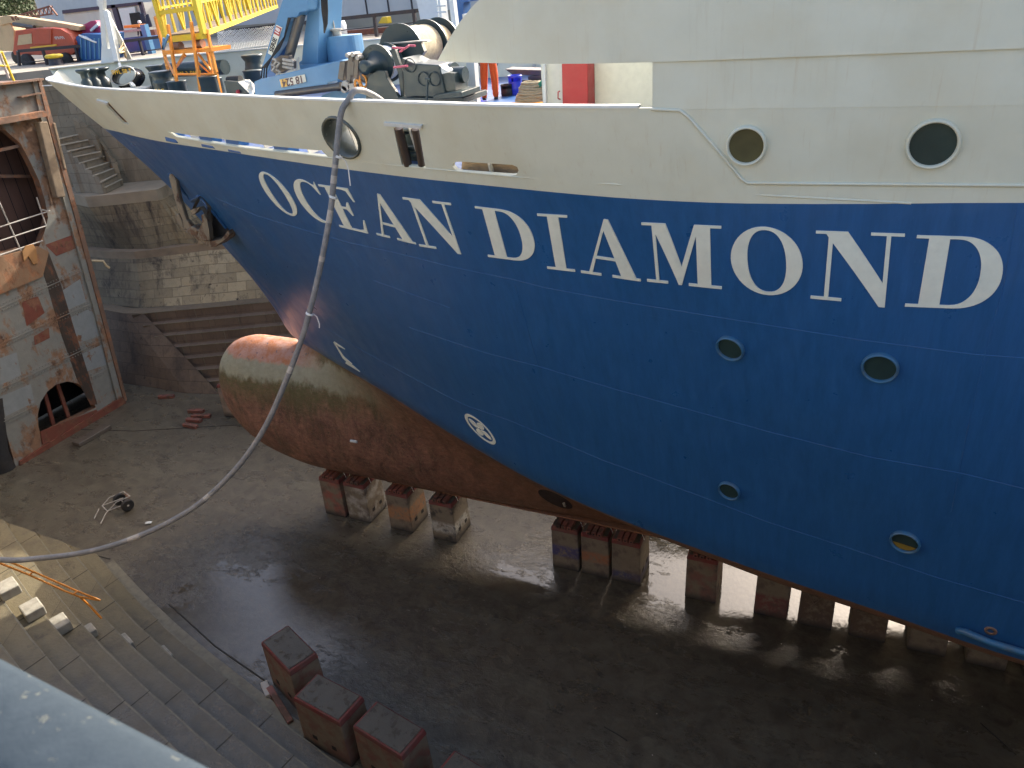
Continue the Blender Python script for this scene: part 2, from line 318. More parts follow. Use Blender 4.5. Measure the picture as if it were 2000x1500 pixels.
# ------------------------------------------------------------------ mesh builder
class MB:
    def __init__(s): s.v = []; s.f = []; s.mi = []; s.cur = 0; s.smooth = set()
    def add(s, vs, fs, smooth=False):
        o = len(s.v); s.v += [tuple(v) for v in vs]
        for f in fs:
            if smooth: s.smooth.add(len(s.f))
            s.f.append(tuple(i+o for i in f)); s.mi.append(s.cur)
        return s
    def box(s, c, d, rz=0, R=None, taper=1.0):
        c = Vector(c); R = R or Matrix.Rotation(rz, 3, 'Z'); vs = []
        for z in (-1, 1):
            for x, y in ((-1, -1), (1, -1), (1, 1), (-1, 1)):
                t = taper if z > 0 else 1
                vs.append(c + R @ Vector((x*d[0]/2*t, y*d[1]/2*t, z*d[2]/2)))
        return s.add(vs, [(3, 2, 1, 0), (4, 5, 6, 7), (0, 1, 5, 4), (1, 2, 6, 5), (2, 3, 7, 6), (3, 0, 4, 7)])
    def bar(s, a, b, w, h=None, up=(0, 0, 1)):
        a = Vector(a); b = Vector(b); h = h or w; z = (b-a); L = z.length
        if L < 1e-6: return s
        z.normalize(); x = Vector(up).cross(z)
        if x.length < 1e-3: x = Vector((1, 0, 0)).cross(z)
        x.normalize(); y = z.cross(x)
        R = Matrix((x, y, z)).transposed()
        return s.box((a+b)/2, (w, h, L), R=R)
    def tube(s, pts, r, n=8, cap=True, closed=False):
        pts = [Vector(p) for p in pts]; rr = r if isinstance(r, (list, tuple)) else [r]*len(pts)
        vs = []; m = len(pts); prev = None
        for i, p in enumerate(pts):
            if closed: t = pts[(i+1) % m]-pts[i-1]
            else: t = pts[min(i+1, m-1)]-pts[max(i-1, 0)]
            t.normalize()
            if prev is None:
                x = t.cross(Vector((0, 0, 1)))
                if x.length < .05: x = t.cross(Vector((1, 0, 0)))
            else: x = prev - t*prev.dot(t)
            x.normalize(); prev = x; y = t.cross(x)
            for k in range(n):
                a = 2*math.pi*k/n; vs.append(p + (x*math.cos(a)+y*math.sin(a))*rr[i])
        fs = []
        for i in range(m if closed else m-1):
            j = (i+1) % m
            for k in range(n): fs.append((i*n+k, i*n+(k+1) % n, j*n+(k+1) % n, j*n+k))
        s.add(vs, fs, True)
        if cap and not closed:
            s.add(vs[:n], [tuple(range(n))[::-1]]); s.add(vs[-n:], [tuple(range(n))])
        return s
    def cyl(s, a, b, r, n=24, r2=None): return s.tube([a, b], [r, r if r2 is None else r2], n)
    def lathe(s, base, prof, n=28, axis=None):
        base = Vector(base); R = Matrix.Identity(3)
        if axis is not None: R = Vector(axis).to_track_quat('Z', 'Y').to_matrix()
        vs = []; fs = []
        for r, z in prof:
            for k in range(n):
                a = 2*math.pi*k/n; vs.append(base + R @ Vector((r*math.cos(a), r*math.sin(a), z)))
        for i in range(len(prof)-1):
            for k in range(n): fs.append((i*n+k, i*n+(k+1) % n, (i+1)*n+(k+1) % n, (i+1)*n+k))
        s.add(vs, fs, True)
        if prof[0][0] > 1e-4: s.add(vs[:n], [tuple(range(n))[::-1]])
        if prof[-1][0] > 1e-4: s.add(vs[-n:], [tuple(range(n))])
        return s
    def prism(s, poly, ext):
        """closed prism: polygon of 3D points and an extrusion vector"""
        poly = [Vector(p) for p in poly]; n = len(poly); ext = Vector(ext)
        tri = tessellate_polygon([poly])
        nn = Vector((0, 0, 0))
        for i in range(n): nn += poly[i].cross(poly[(i+1) % n])
        top = [p+ext for p in poly]
        fl = nn.dot(ext) > 0
        o = len(s.v)
        fs = []
        for t in tri:
            a, b, c = t
            m = (poly[b]-poly[a]).cross(poly[c]-poly[a])
            t2 = t if m.dot(ext) > 0 else (a, c, b)
            fs.append(tuple(i+n for i in t2)); fs.append(tuple(reversed(t2)))
        for i in range(n):
            j = (i+1) % n; q = (i, j, j+n, i+n); fs.append(q if fl else q[::-1])
        return s.add(poly+top, fs)
    def grid(s, rows, smooth=True, flip=False):
        m = len(rows[0]); vs = [p for r in rows for p in r]; fs = []
        for i in range(len(rows)-1):
            for j in range(m-1):
                q = (i*m+j, i*m+j+1, (i+1)*m+j+1, (i+1)*m+j); fs.append(q[::-1] if flip else q)
        return s.add(vs, fs, smooth)
    def build(s, name, mat, parent=None, bevel=0, recalc=False, autos=False):
        me = bpy.data.meshes.new(name); me.from_pydata(s.v, [], s.f)
        mats = mat if isinstance(mat, list) else [mat]
        for m in mats: me.materials.append(MT[m] if isinstance(m, str) else m)
        for i, p in enumerate(me.polygons):
            p.material_index = s.mi[i]; p.use_smooth = i in s.smooth
        if recalc:
            bm = bmesh.new(); bm.from_mesh(me); bmesh.ops.recalc_face_normals(bm, faces=bm.faces); bm.to_mesh(me); bm.free()
        me.update(); o = bpy.data.objects.new(name, me); COL.objects.link(o)
        if parent:
            o.parent = parent
            # geometry is written in world coordinates: keep it there
            o.matrix_parent_inverse = parent.matrix_world.inverted()
        if bevel:
            b = o.modifiers.new('edge', 'BEVEL'); b.width = bevel; b.segments = 2; b.limit_method = 'ANGLE'; b.angle_limit = math.radians(40)
        return o
def tag(o, label=None, cat=None, group=None, kind=None):
    for k, v in (('label', label), ('category', cat), ('group', group), ('kind', kind)):
        if v: o[k] = v
    return o
def empty(name, loc, label=None, cat=None, group=None, rz=0):
    o = bpy.data.objects.new(name, None); COL.objects.link(o); o.location = loc; o.rotation_euler = (0, 0, rz)
    o.empty_display_size = .3; o.matrix_world = Matrix.Translation(Vector(loc)) @ Matrix.Rotation(rz, 4, 'Z')
    return tag(o, label, cat, group)
def copy_tree(o, parent=None):
    c = o.copy(); COL.objects.link(c)
    if parent: c.parent = parent
    for ch in list(o.children): copy_tree(ch, c)
    return c
def local(loc, rz=0):
    return Matrix.Translation(Vector(loc)) @ Matrix.Rotation(rz, 4, 'Z')
# text: small signs, built from Blender's own font
def text_mesh(txt, size, bold=0.0):
    c = bpy.data.curves.new('t', 'FONT'); c.body = txt; c.size = size; c.offset = bold; c.align_x = 'CENTER'; c.align_y = 'CENTER'
    c.resolution_u = 3; o = bpy.data.objects.new('t', c); COL.objects.link(o)
    dg = bpy.context.evaluated_depsgraph_get(); dg.update()
    me = bpy.data.meshes.new_from_object(o.evaluated_get(dg)); bpy.data.objects.remove(o); bpy.data.curves.remove(c)
    vs = [v.co.copy() for v in me.vertices]; fs = [tuple(p.vertices) for p in me.polygons]; bpy.data.meshes.remove(me)
    return vs, fs
def sign_text(mb, txt, size, org, xa, ya, off=.004, bold=0.0):
    vs, fs = text_mesh(txt, size, bold); xa = Vector(xa).normalized(); ya = Vector(ya).normalized(); n = xa.cross(ya)
    mb.add([Vector(org)+xa*v.x+ya*v.y+n*off for v in vs], fs)

# ================================================================== HULL FORM
YC = 18.2; ZK = 1.85; ZW = 6.8; ZT = 15.4
def pc(xs, ys):
    xs = np.array(xs, float); ys = np.array(ys, float); h = np.diff(xs); d = np.diff(ys)/h; m = np.zeros_like(ys)
    m[0] = d[0]; m[-1] = d[-1]
    for i in range(1, len(xs)-1):
        m[i] = 0 if d[i-1]*d[i] <= 0 else 2*d[i-1]*d[i]/(d[i-1]+d[i])
    def f(x):
        x = min(max(float(x), xs[0]), xs[-1]); i = min(max(int(np.searchsorted(xs, x)-1), 0), len(xs)-2)
        t = (x-xs[i])/h[i]; a = 2*t**3-3*t**2+1; b = t**3-2*t**2+t; c = -2*t**3+3*t**2; e = t**3-t**2
        return float(a*ys[i]+b*h[i]*m[i]+c*ys[i+1]+e*h[i]*m[i+1])
    return f
stemx = pc([6.8, 7.0, 7.27, 7.83, 8.89, 10.03, 12.09, 13.86, 14.51, 15.4, 16.2], [-16.6, -16.9, -17.1, -17.35, -18.0, -18.92, -20.62, -22.5, -23.3, -24.3, -25.1])
bwl = pc([0, .6, 2, 4.7, 8.1, 10.8, 13.25, 14.9, 16.3, 17.6, 19.8, 25, 32, 50], [.05, .32, 1.0, 2.3, 4.0, 5.2, 5.95, 6.33, 6.62, 6.85, 7.28, 7.75, 7.98, 8.0])
bdk = pc([0, .25, 1, 3.2, 5.5, 7, 9.5, 16.5, 21.7, 27, 50], [.05, .42, 1.1, 2.3, 3.45, 4.05, 4.85, 7.0, 8.05, 8.12, 8.12])
bh_l = pc([-20.55, -20.3, -19.8, -19.2, -18, -16.7, -15, 40], [4.7, 3.7, 3.1, 2.6, 2.12, 1.88, 1.85, 1.85])
bh_h = pc([-20.55, -20.4, -20.05, -19.45, -18.6, -16.6, 40], [4.7, 5.5, 6.15, 6.6, 6.8, 6.8, 6.8])
bw_w = pc([-20.55, -20.42, -20.1, -19.45, -18.5, -16, -12, -8, -4, 40], [0.02, .42, .78, 1.08, 1.24, 1.28, 1.15, .8, .3, .1])
pexp = pc([-16.6, -10, -4, 0, 3, 10, 40], [1.9, 1.6, 1.2, 1.1, 1.08, .9, .6])
def half(x, z):
    """half-breadth of the hull at station x and height z (negative when outside the profile)"""
    if z >= ZW:
        d = x-stemx(z)
        if d < 0: return d*3
        wgt = min(1.0, (z-ZW)/(ZT-ZW)); wgt = wgt**1.15
        return (1-wgt)*bwl(d)+wgt*bdk(d)
    lo, hi = bh_l(x), bh_h(x)
    if x < -20.55 or z < lo or z > hi: return -1.0
    zc = (lo+hi)/2; rz = (hi-lo)/2+1e-6
    e = max(0.0, 1-abs((z-zc)/rz)**2.3)**.5*bw_w(x)
    if x > -16.6:
        u = (z-ZK)/(ZW-ZK); q = 1+.25*min(1, max(0, (x+8)/7)); hb = bwl(x+16.6)*(1-(1-min(u, 1))**q)**pexp(x)
        e *= max(0.0, min(1, (1-u)*6)) if False else 1
        return (hb**3+e**3)**(1/3)
    return e
def hit(px, py, side=-1, y0=6.0, y1=26.0):
    r = ray(px, py); prev = None
    n = 260
    for i in range(n+1):
        Y = y0+(y1-y0)*i/n; t = Y/r[1]; p = O+r*t
        g = (YC-half(p[0], p[2]))-Y if p[2] > .5 else 1
        if half(p[0], p[2]) < 0: g = 1
        if g <= 0 and prev is not None:
            a, b = prev, Y
            for _ in range(24):
                m = (a+b)/2; q = O+r*(m/r[1]); hb = half(q[0], q[2])
                if hb >= 0 and (YC-hb)-m <= 0: b = m
                else: a = m
            q = O+r*(b/r[1]); return Vector(q)
        prev = Y
    return None
def hull_n(p):
    e = .04; hx = (half(p.x+e, p.z)-half(p.x-e, p.z))/(2*e); hz = (half(p.x, p.z+e)-half(p.x, p.z-e))/(2*e)
    return Vector((-hx, -1, -hz)).normalized()
def on_hull(px, py, off=0.0):
    p = hit(px, py)
    if p is None: p = aty(px, py, YC)
    return p+hull_n(p)*off

ship = empty('ship', (0, YC, ZK), 'blue-hulled passenger ship with cream bulwark and white name OCEAN DIAMOND, propped in the dry dock', 'ship')
# paint line between blue and cream
ln = [hit(x, y) for x, y in ((240, 257), (300, 270), (400, 292), (500, 309), (650, 331), (800, 347), (900, 358), (1050, 371), (1270, 383), (1500, 392), (1750, 398), (1995, 402))]
lp = sorted([(p.x-stemx(p.z), p.z) for p in ln if p])
ldx = [0.0]+[a for a, b in lp]; ldz = [13.86]+[b for a, b in lp]
# smooth
cf = np.polyfit(ldx, ldz, 3); dmx = max(ldx)
def zline(d): return float(np.polyval(cf, min(d, dmx)))
print('LINE', [(round(a, 1), round(b, 2), round(zline(a), 2)) for a, b in zip(ldx, ldz)])
DS = list(np.concatenate([np.linspace(0, 1, 9), np.linspace(1.25, 6, 20), np.linspace(6.5, 24, 36), np.linspace(25, 50, 20)]))
def hp(d, z, s, off=0.0):
    x = stemx(z)+d; return Vector((x, YC+s*(half(x, z)+off), z))
rows = []
NV = 26
for s, dl in ((-1, DS[::-1]), (1, DS)):
    for d in dl:
        zl = zline(d); rows.append([hp(d, ZW+(zl-ZW)*k/NV, s) for k in range(NV+1)])
m = MB(); m.grid(rows, True, False); m.build('blue_topside', 'hullblue', ship)
# bulwark: closed shell 60 mm thick
rows = []
NB = 8
for s, dl in ((-1, DS[::-1]), (1, DS)):
    zt = ZT if s < 0 else ZT+.22
    for d in dl:
        zl = zline(d); t = .06
        zz = [zl+(zt-zl)*k/NB for k in range(NB+1)]
        out = []
        for z in zz:
            x = stemx(min(z, 15.8))+d; b = half(x, z); out.append(Vector((x, YC+s*b, z)))
        inn = []
        for z in zz[::-1]:
            x = stemx(min(z, 15.8))+max(d, .18); b = max(half(x, z)-t*1.15, .012) ; inn.append(Vector((x, YC+s*b, z)))
        rows.append(out+inn+[out[0]])
mid = len(DS)
m = MB(); K = len(rows[0])-1
vs = [p for r in rows for p in r[:K]]; fs = []
for i in range(len(rows)-1):
    for j in range(K): fs.append((i*K+j, i*K+(j+1) % K, (i+1)*K+(j+1) % K, (i+1)*K+j))
m.add(vs, fs, True); m.add([p for p in rows[0][:K]], [tuple(range(K))[::-1]]); m.add([p for p in rows[-1][:K]], [tuple(range(K))])
bul = m.build('bulwark', 'hullwhite', ship, recalc=True)
bm = bmesh.new(); bm.from_mesh(bul.data); bmesh.ops.remove_doubles(bm, verts=bm.verts, dist=1e-4); bmesh.ops.recalc_face_normals(bm, faces=bm.faces)
for e in bm.edges:
    if len(e.link_faces) == 2 and e.calc_face_angle(0) > .7: e.smooth = False
bm.to_mesh(bul.data); bm.free()
def rrect(x0, y0, x1, y1, r, n=5):
    out = []
    for cx, cy, a0 in ((x1-r, y0+r, -90), (x1-r, y1-r, 0), (x0+r, y1-r, 90), (x0+r, y0+r, 180)):
        for k in range(n+1):
            a = math.radians(a0+90*k/n); out.append((cx+r*math.cos(a), cy+r*math.sin(a)))
    return out
oval = [(668+37*math.cos(a)*math.cos(.42)-44*math.sin(a)*math.sin(.42)*-0.0 + -(-12)*math.sin(a), 268+39*math.sin(a)+7*math.cos(a)) for a in [2*math.pi*k/28 for k in range(28)]]
cuts = [oval,
        [(768, 247), (818, 250), (831, 327), (785, 322)],
        [(891, 316), (905, 316), (1000, 322), (1010, 326), (1013, 333), (1008, 342), (998, 343), (902, 336), (890, 332), (884, 325), (885, 319)],
        [(327, 257), (372, 264), (470, 276), (520, 284), (600, 292), (628, 294), (640, 306), (560, 297), (470, 287), (400, 276), (345, 267)],
        [(202, 200), (212, 201), (253, 243), (241, 241)]]
cm = MB()
for c in cuts:
    pts = [on_hull(x, y) for x, y in c]; ctr = sum(pts, Vector())/len(pts); nn = hull_n(ctr)
    cm.prism([p+nn*.35 for p in pts], nn*-.9)
cut = cm.build('cut', 'dark'); 
bmx = bul.modifiers.new('b', 'BOOLEAN'); bmx.operation = 'DIFFERENCE'; bmx.object = cut; bmx.solver = 'EXACT'
dg = bpy.context.evaluated_depsgraph_get(); dg.update()
nm = bpy.data.meshes.new_from_object(bul.evaluated_get(dg)); bul.modifiers.clear(); old = bul.data; bul.data = nm; nm.name = 'bulwark'
bpy.data.objects.remove(cut)
while len(bul.data.materials) > 1: bul.data.materials.pop()
for p in bul.data.polygons: p.material_index = 0
# rim cap along the bulwark top
for s in (-1, 1):
    zt = ZT if s < 0 else ZT+.22
    m = MB(); pts = []
    ll = [d for d in DS if d < 21.9]
    pr = [[], [], [], []]
    for d in ll:
        x = stemx(zt)+d; b = half(x, zt); wdt = .12 if d > 5 else .12+.1*(1-d/5)
        bi = max(b-wdt, 0.004)
        for k, (bb, z) in enumerate(((b+.015, zt), (b+.015, zt+.035), (bi, zt+.035), (bi, zt))): pr[k].append(Vector((x-(.02 if k < 2 and d < .5 else 0), YC+s*bb, z)))
    m.grid([pr[0], pr[1], pr[2], pr[3], pr[0]], False, s > 0); m.build('rim_cap', 'white', ship, recalc=True)
# underwater hull with bulb
XS = list(np.concatenate([np.linspace(-20.55, -20.0, 8), np.linspace(-19.85, -16.75, 16)]))+[-16.6+d for d in DS]
rows = []
NU = 30
for s in (-1, 1):
    R_ = []
    for x in XS:
        lo, hi = bh_l(x), bh_h(x); col = []
        for k in range(NU+1):
            c = (1-math.cos(math.pi*k/NU))/2; z = lo+(hi-lo)*c
            if x > -16.6: z = ZK+(ZW-ZK)*(k/NU)**1.3
            b = max(half(x, min(z, hi-1e-4)), 0)
            if k == NU and x > -16.6: b = bwl(x+16.6)
            if x <= -16.6 and k in (0, NU): b = 0
            if x > -16.6 and k == 0: b = 0
            col.append(Vector((x, YC+s*b, z)))
        R_.append(col)
    rows.append(R_)
m = MB(); m.grid(rows[0], True, True); m.grid(rows[1], True, False)
m.build('underwater_hull', 'under', ship, recalc=False)
# keel plate flat under the hull
m = MB(); m.box((5, YC, ZK-.02), (38, .5, .06)); m.build('keel_plate', 'under', ship)
# deck
m = MB(); rr = [[], []]
for d in DS:
    z = 14.28; x = stemx(z)+max(d, .25); b = half(x, z)-.08
    rr[0].append(Vector((x, YC-b, z))); rr[1].append(Vector((x, YC+b, z)))
m.grid(rr, False); m.build('deck', 'deck', ship)
# inside face of bulwark frames (stays)
for x in np.arange(-19, -3, 1.5):
    for s in (-1, 1):
        b0, b1 = half(x, 14.3)-.11, half(x, 15.3)-.11; m = MB()
        m.prism([(x, YC+s*b0, 14.3), (x, YC+s*b1, 15.3), (x, YC+s*(b1-.08), 15.3), (x, YC+s*(b0-.35), 14.3)], (.02, 0, 0)); m.build('bulwark_stay', 'bulwarkin', ship)
# superstructure side plating above the opening
edge = pc([15.95, 16.3, 16.6, 16.8, 17.4, 19.5], [-6.45, -6.05, -5.65, -5.3, -4.1, 0])
for s in (-1, 1):
    m = MB(); o_, i_ = [], []
    for k in range(18):
        z = 15.95+(19.5-15.95)*(k/17)**1.5; xl = edge(z); ro, ri = [], []
        for j in range(50):
            x = xl+(30-xl)*(j/49)**1.6
            b = half(x, ZT)+.035 - max(0, (-2.0-x))**2*.035
            ro.append(Vector((x, YC+s*b, z))); ri.append(Vector((x, YC+s*(b-.12), z)))
        o_.append(ro); i_.append(ri)
    m.grid(o_, True, s > 0); m.grid(i_, True, s < 0)
    m.grid([o_[0], i_[0]], False); m.grid([[r[0] for r in o_], [r[0] for r in i_]], False); m.grid([o_[-1], i_[-1]], False)
    m.build('superstructure_side', 'hullwhite', ship, recalc=True)
    m = MB(); a, b2 = [], []
    for k in range(3):
        z = ZT-.02+(15.97-ZT)*k/2; r1, r2 = [], []
        for j in range(30):
            x = -2.62+(30+2.62)*j/29; b = half(x, ZT)+.002
            r1.append(Vector((x, YC+s*b, z))); r2.append(Vector((x, YC+s*(b-.08), z)))
        a.append(r1); b2.append(r2)
    m.grid(a, True, s > 0); m.grid(b2, True, s < 0); m.grid([[r[0] for r in a], [r[0] for r in b2]], False)
    m.build('side_wall', 'hullwhite', ship, recalc=True)
m = MB(); m.box((14.0, YC, 16.06), (33, 15.6, .1)); m.build('shade_deck', 'white', ship)  # overhead slab added to keep light out of the side passage
m = MB(); m.box((12.5, YC, 15.2), (36.8, 7.4, 1.8)); m.build('deckhouse', 'cream', ship)
# raised doubling plate edge on the side (knuckle line aft of the bulwark)
m = MB(); pts = [(1272, 213), (1328, 215), (1345, 228), (1400, 291), (1448, 349), (1460, 357), (1600, 358.5), (1800, 360), (2030, 362)]
m.tube([on_hull(x, y, .008) for x, y in pts], .022, 6); m.build('side_moulding', 'hullwhite', ship)
m = MB(); pts = [(330, 256), (345, 268), (400, 278), (470, 289), (560, 299), (650, 309), (800, 326), (1000, 345), (1200, 360), (1500, 382), (1780, 397)]
m.tube([on_hull(x, y, -.004) for x, y in pts], .016, 6); m.build('rubbing_seam', 'hullwhite', ship)
# weld seams on the blue side
seams = [[(634, 639), (712, 687), (784, 726), (868, 771), (910, 792), (1000, 823), (1090, 862), (1180, 900), (1252, 926), (1375, 972), (1500, 1020), (1650, 1068), (1830, 1128), (2010, 1180)],
         [(420, 386), (500, 421), (587, 447), (678, 473), (773, 494), (885, 522), (1011, 548), (1060, 561), (1200, 587), (1392, 618), (1680, 664), (1900, 692), (2010, 700)],
         [(730, 548), (878, 601)], [(800, 640), (950, 690), (1050, 715), (1200, 760), (1400, 815), (1500, 843), (1700, 893), (1880, 925), (2010, 957)],
         [(1985, 410), (1960, 560), (1922, 700), (1885, 860), (1858, 1000)], [(1005, 555), (1030, 640), (1050, 715)], [(1100, 905), (1110, 1000)][:1]]
for s_ in seams:
    if len(s_) < 2: continue
    pts = []
    for a, b in zip(s_, s_[1:]):
        for k in range(4): pts.append(on_hull(a[0]+(b[0]-a[0])*k/4, a[1]+(b[1]-a[1])*k/4, .0))
    pts.append(on_hull(*s_[-1], .0))
    m = MB(); m.tube(pts, .007, 6); m.build('weld_seam', 'seam', ship)

# ------------------------------------------------------------------ lettering on the hull
def arc(cx, cy, rx, ry, a0, a1, n, e=2.0):
    o = []
    for k in range(n+1):
        a = math.radians(a0+(a1-a0)*k/n); c, s = math.cos(a), math.sin(a)
        o.append((cx+rx*math.copysign(abs(c)**(2/e), c), cy+ry*math.copysign(abs(s)**(2/e), s)))
    return o
GL = {}
GL['O'] = [arc(.5, .5, .5, .5, 0, 360, 48)[:-1], arc(.5, .5, .27, .455, 0, 360, 48, 2.3)[:-1]]
GL['C'] = [[(.93, .70), (.90, .70)]+arc(.58, .5, .33, .455, 52, 318, 34, 2.2)+[(.93, .27), (.955, .25)]+arc(.5, .5, .5, .5, -35, -302, 40)+[(.86, .90), (.93, 1.0)]]
GL['E'] = [[(0, 0), (.93, 0), (1, .3), (.955, .3), (.84, .07), (.7, .045), (.42, .045), (.42, .49), (.56, .49), (.66, .36), (.70, .36), (.70, .66), (.66, .66), (.56, .535), (.42, .535), (.42, .955), (.66, .955), (.80, .93), (.9, .70), (.945, .70), (.9, 1), (0, 1), (0, .955), (.17, .955), (.17, .045), (0, .045)]]
GL['A'] = [[(0, 0), (.34, 0), (.34, .04), (.2, .04), (.281, .29), (.611, .29), (.68, .04), (.53, .04), (.53, 0), (1, 0), (1, .04), (.93, .04), (.56, 1), (.49, 1), (.14, .04), (0, .04)], [(.298, .335), (.60, .335), (.462, .80)]]
GL['N'] = [[(0, 0), (.35, 0), (.35, .04), (.2, .04), (.2, .83), (.78, -.03), (.85, -.03), (.85, .96), (1, .96), (1, 1), (.62, 1), (.62, .96), (.8, .96), (.8, .30), (.36, 1), (0, 1), (0, .96), (.12, .96), (.15, .91), (.15, .04), (0, .04)]]
GL['D'] = [[(0, 0), (.50, 0)]+arc(.50, .5, .5, .5, -80, 80, 28, 2.15)+[(.50, 1), (0, 1), (0, .96), (.14, .96), (.14, .04), (0, .04)], [(.37, .04), (.47, .04)]+arc(.47, .5, .29, .46, -80, 80, 24, 2.2)+[(.47, .96), (.37, .96)]]
GL['I'] = [[(0, 0), (1, 0), (1, .04), (.70, .04), (.70, .96), (1, .96), (1, 1), (0, 1), (0, .96), (.32, .96), (.32, .04), (0, .04)]]
GL['M'] = [[(0, 0), (.28, 0), (.28, .04), (.165, .04), (.165, .82), (.425, 0), (.465, 0), (.68, .82), (.68, .04), (.56, .04), (.56, 0), (1, 0), (1, .04), (.86, .04), (.86, .96), (1, .96), (1, 1), (.66, 1), (.475, .30), (.3, 1), (0, 1), (0, .96), (.125, .96), (.125, .04), (0, .04)]]
WORD = [('O', (490.9, 328.7), (544.1, 342.7), (543.4, 413.8), (596.6, 427.8)), ('C', (559.2, 344.5), (616.9, 355), (606.4, 429.5), (664.2, 440)),
        ('E', (621.8, 359.5), (685.5, 368.3), (664.5, 442.5), (724, 456.8)), ('A', (699.9, 368.6), (776.2, 387.2), (737, 458.2), (813.3, 476.8)),
        ('N', (786.3, 384.7), (880.5, 396.3), (820.3, 480.3), (914.4, 495.3)), ('D', (927.7, 402.2), (1028.5, 414.8), (954.3, 501), (1056.5, 514.2)),
        ('I', (1049.5, 416.6), (1107.6, 420), (1069.8, 524), (1123.7, 530.3)), ('A', (1122.6, 419), (1239, 436), (1135.6, 532), (1252, 549)),
        ('M', (1253.2, 434), (1408.8, 441), (1264.8, 549), (1410, 564)), ('O', (1424.8, 437.6), (1564.8, 447.6), (1431.2, 570.4), (1571.2, 580.4)),
        ('N', (1594, 450), (1767.6, 456), (1583.2, 582), (1754, 598)), ('D', (1791.2, 458.8), (1968.8, 464), (1767.2, 598), (1946.8, 604.8))]
def plate(loops, quad, th, name, mat, parent, maxlen=.12):
    """flat outline (unit box) laid on the hull as a raised plate"""
    TL, TR, BL, BR = [Vector(q) for q in quad]
    def px(u, v): a = BL.lerp(BR, u); b = TL.lerp(TR, u); return a.lerp(b, v)
    flat = [p for l in loops for p in l]
    tri = tessellate_polygon([[Vector((x, y, 0)) for x, y in l] for l in loops])
    bm = bmesh.new(); vv = [bm.verts.new((x, y, 0)) for x, y in flat]
    for t in tri:
        try: bm.faces.new([vv[i] for i in t])
        except ValueError: pass
    k = max((TR-TL).length, (TL-BL).length)/110.0
    for _ in range(3):
        es = [e for e in bm.edges if e.calc_length()*k > maxlen*1.6]
        if not es: break
        bmesh.ops.subdivide_edges(bm, edges=es, cuts=1, use_grid_fill=False); bmesh.ops.triangulate(bm, faces=bm.faces)
    bmesh.ops.recalc_face_normals(bm, faces=bm.faces)
    bd = [e for e in bm.edges if len(e.link_faces) == 1]
    bm.verts.index_update(); top = []; low = []
    for v in bm.verts:
        q = px(v.co.x, v.co.y); p = on_hull(q.x, q.y, 0); n = hull_n(p); top.append(p+n*th); low.append(p-n*.004)
    m = MB(); fs = []
    for f in bm.faces: fs.append(tuple(v.index for v in f.verts))
    N_ = len(top)
    for e in bd:
        a, b = e.verts[0].index, e.verts[1].index; fs.append((a, b, b+N_, a+N_))
    m.add(top+low, fs); bm.free()
    return m.build(name, mat, parent, recalc=True)
for ch, *q in WORD: plate(GL[ch], q, .014, 'letter', 'cream', ship)
# thruster mark: ring with a four-bladed propeller, and bulb mark
c0 = (938, 838)
def ell(rx, ry, n=40): return [(.5+rx*math.cos(2*math.pi*k/n), .5+ry*math.sin(2*math.pi*k/n)) for k in range(n)]
mq = [(897, 797), (950, 828), (926, 848), (979, 879)]
plate([ell(.5, .5), ell(.41, .41)], mq, .008, 'thruster_mark', 'cream', ship)
def blade(a):
    o = []
    for k in range(12):
        t = 2*math.pi*k/12; x = .20+.17*math.cos(t); y = .115*math.sin(t)+.05
        if x < .06: x, y = .03, y*.3
        ca, sa = math.cos(a), math.sin(a); o.append((.5+x*ca-y*sa, .5+x*sa+y*ca))
    return o
for k in range(4): plate([blade(math.radians(45+90*k))], mq, .008, 'thruster_mark', 'cream', ship)
def stroke(pts, w):
    L, Rr = [], []
    for i, p in enumerate(pts):
        a = Vector(pts[max(i-1, 0)]); b = Vector(pts[min(i+1, len(pts)-1)]); t = (b-a).normalized(); n = Vector((-t.y, t.x))
        ww = w[i] if isinstance(w, list) else w
        L.append(Vector(p)+n*ww/2); Rr.append(Vector(p)-n*ww/2)
    return L+Rr[::-1]
for st, wd in (([(652, 668), (671, 698), (687, 712)], [1, 4, 4]), ([(652, 668), (664, 676), (674, 682)], [3, 3, 1]), ([(679, 703), (676, 708), (690, 716), (703, 726)], [1, 4, 4, 1])):
    pl = stroke(st, wd); x0 = min(p.x for p in pl); x1 = max(p.x for p in pl); y0 = min(p.y for p in pl); y1 = max(p.y for p in pl)
    plate([[((p.x-x0)/(x1-x0), (y1-p.y)/(y1-y0)) for p in pl]], [(x0, y0), (x1, y0), (x0, y1), (x1, y1)], .008, 'bulb_mark', 'cream', ship)
# anode on the fouled bottom, thruster tunnel
p = on_hull(692, 861, .03); n = hull_n(p); t = Vector((1, 0, 0)); t = (t-n*t.dot(n)).normalized()
m = MB(); m.tube([p-t*.12, p+t*.12], .05, 10); m.build('anode', 'white', ship, bevel=0)
p = on_hull(1085, 974); n = hull_n(p); print('TUNNEL', p, n)
m = MB(); R = n.to_track_quat('Z', 'X').to_matrix()
tu = Vector((1, 0, 0)); tu = (tu-n*tu.dot(n)).normalized(); tv = n.cross(tu)
def ellp(a, b, off): return [on_hull(1085+a*math.cos(q)*.96-b*math.sin(q)*-.35*0-(-.0), 974+b*math.sin(q)+a*.42*math.cos(q), off) for q in [2*math.pi*k/28 for k in range(28)]]
r0 = ellp(39, 14, .004); r1 = ellp(35, 12, .02)
m.grid([r0+[r0[0]], r1+[r1[0]]], True); m.build('thruster_opening', ['under'], ship, recalc=True)
m = MB(); r1 = ellp(36, 12.5, .012); m.add(r1, [tuple(range(28))]); m.build('thruster_tunnel', paint('tunnel_shade', (.03, .018, .016), .9, .3), ship)
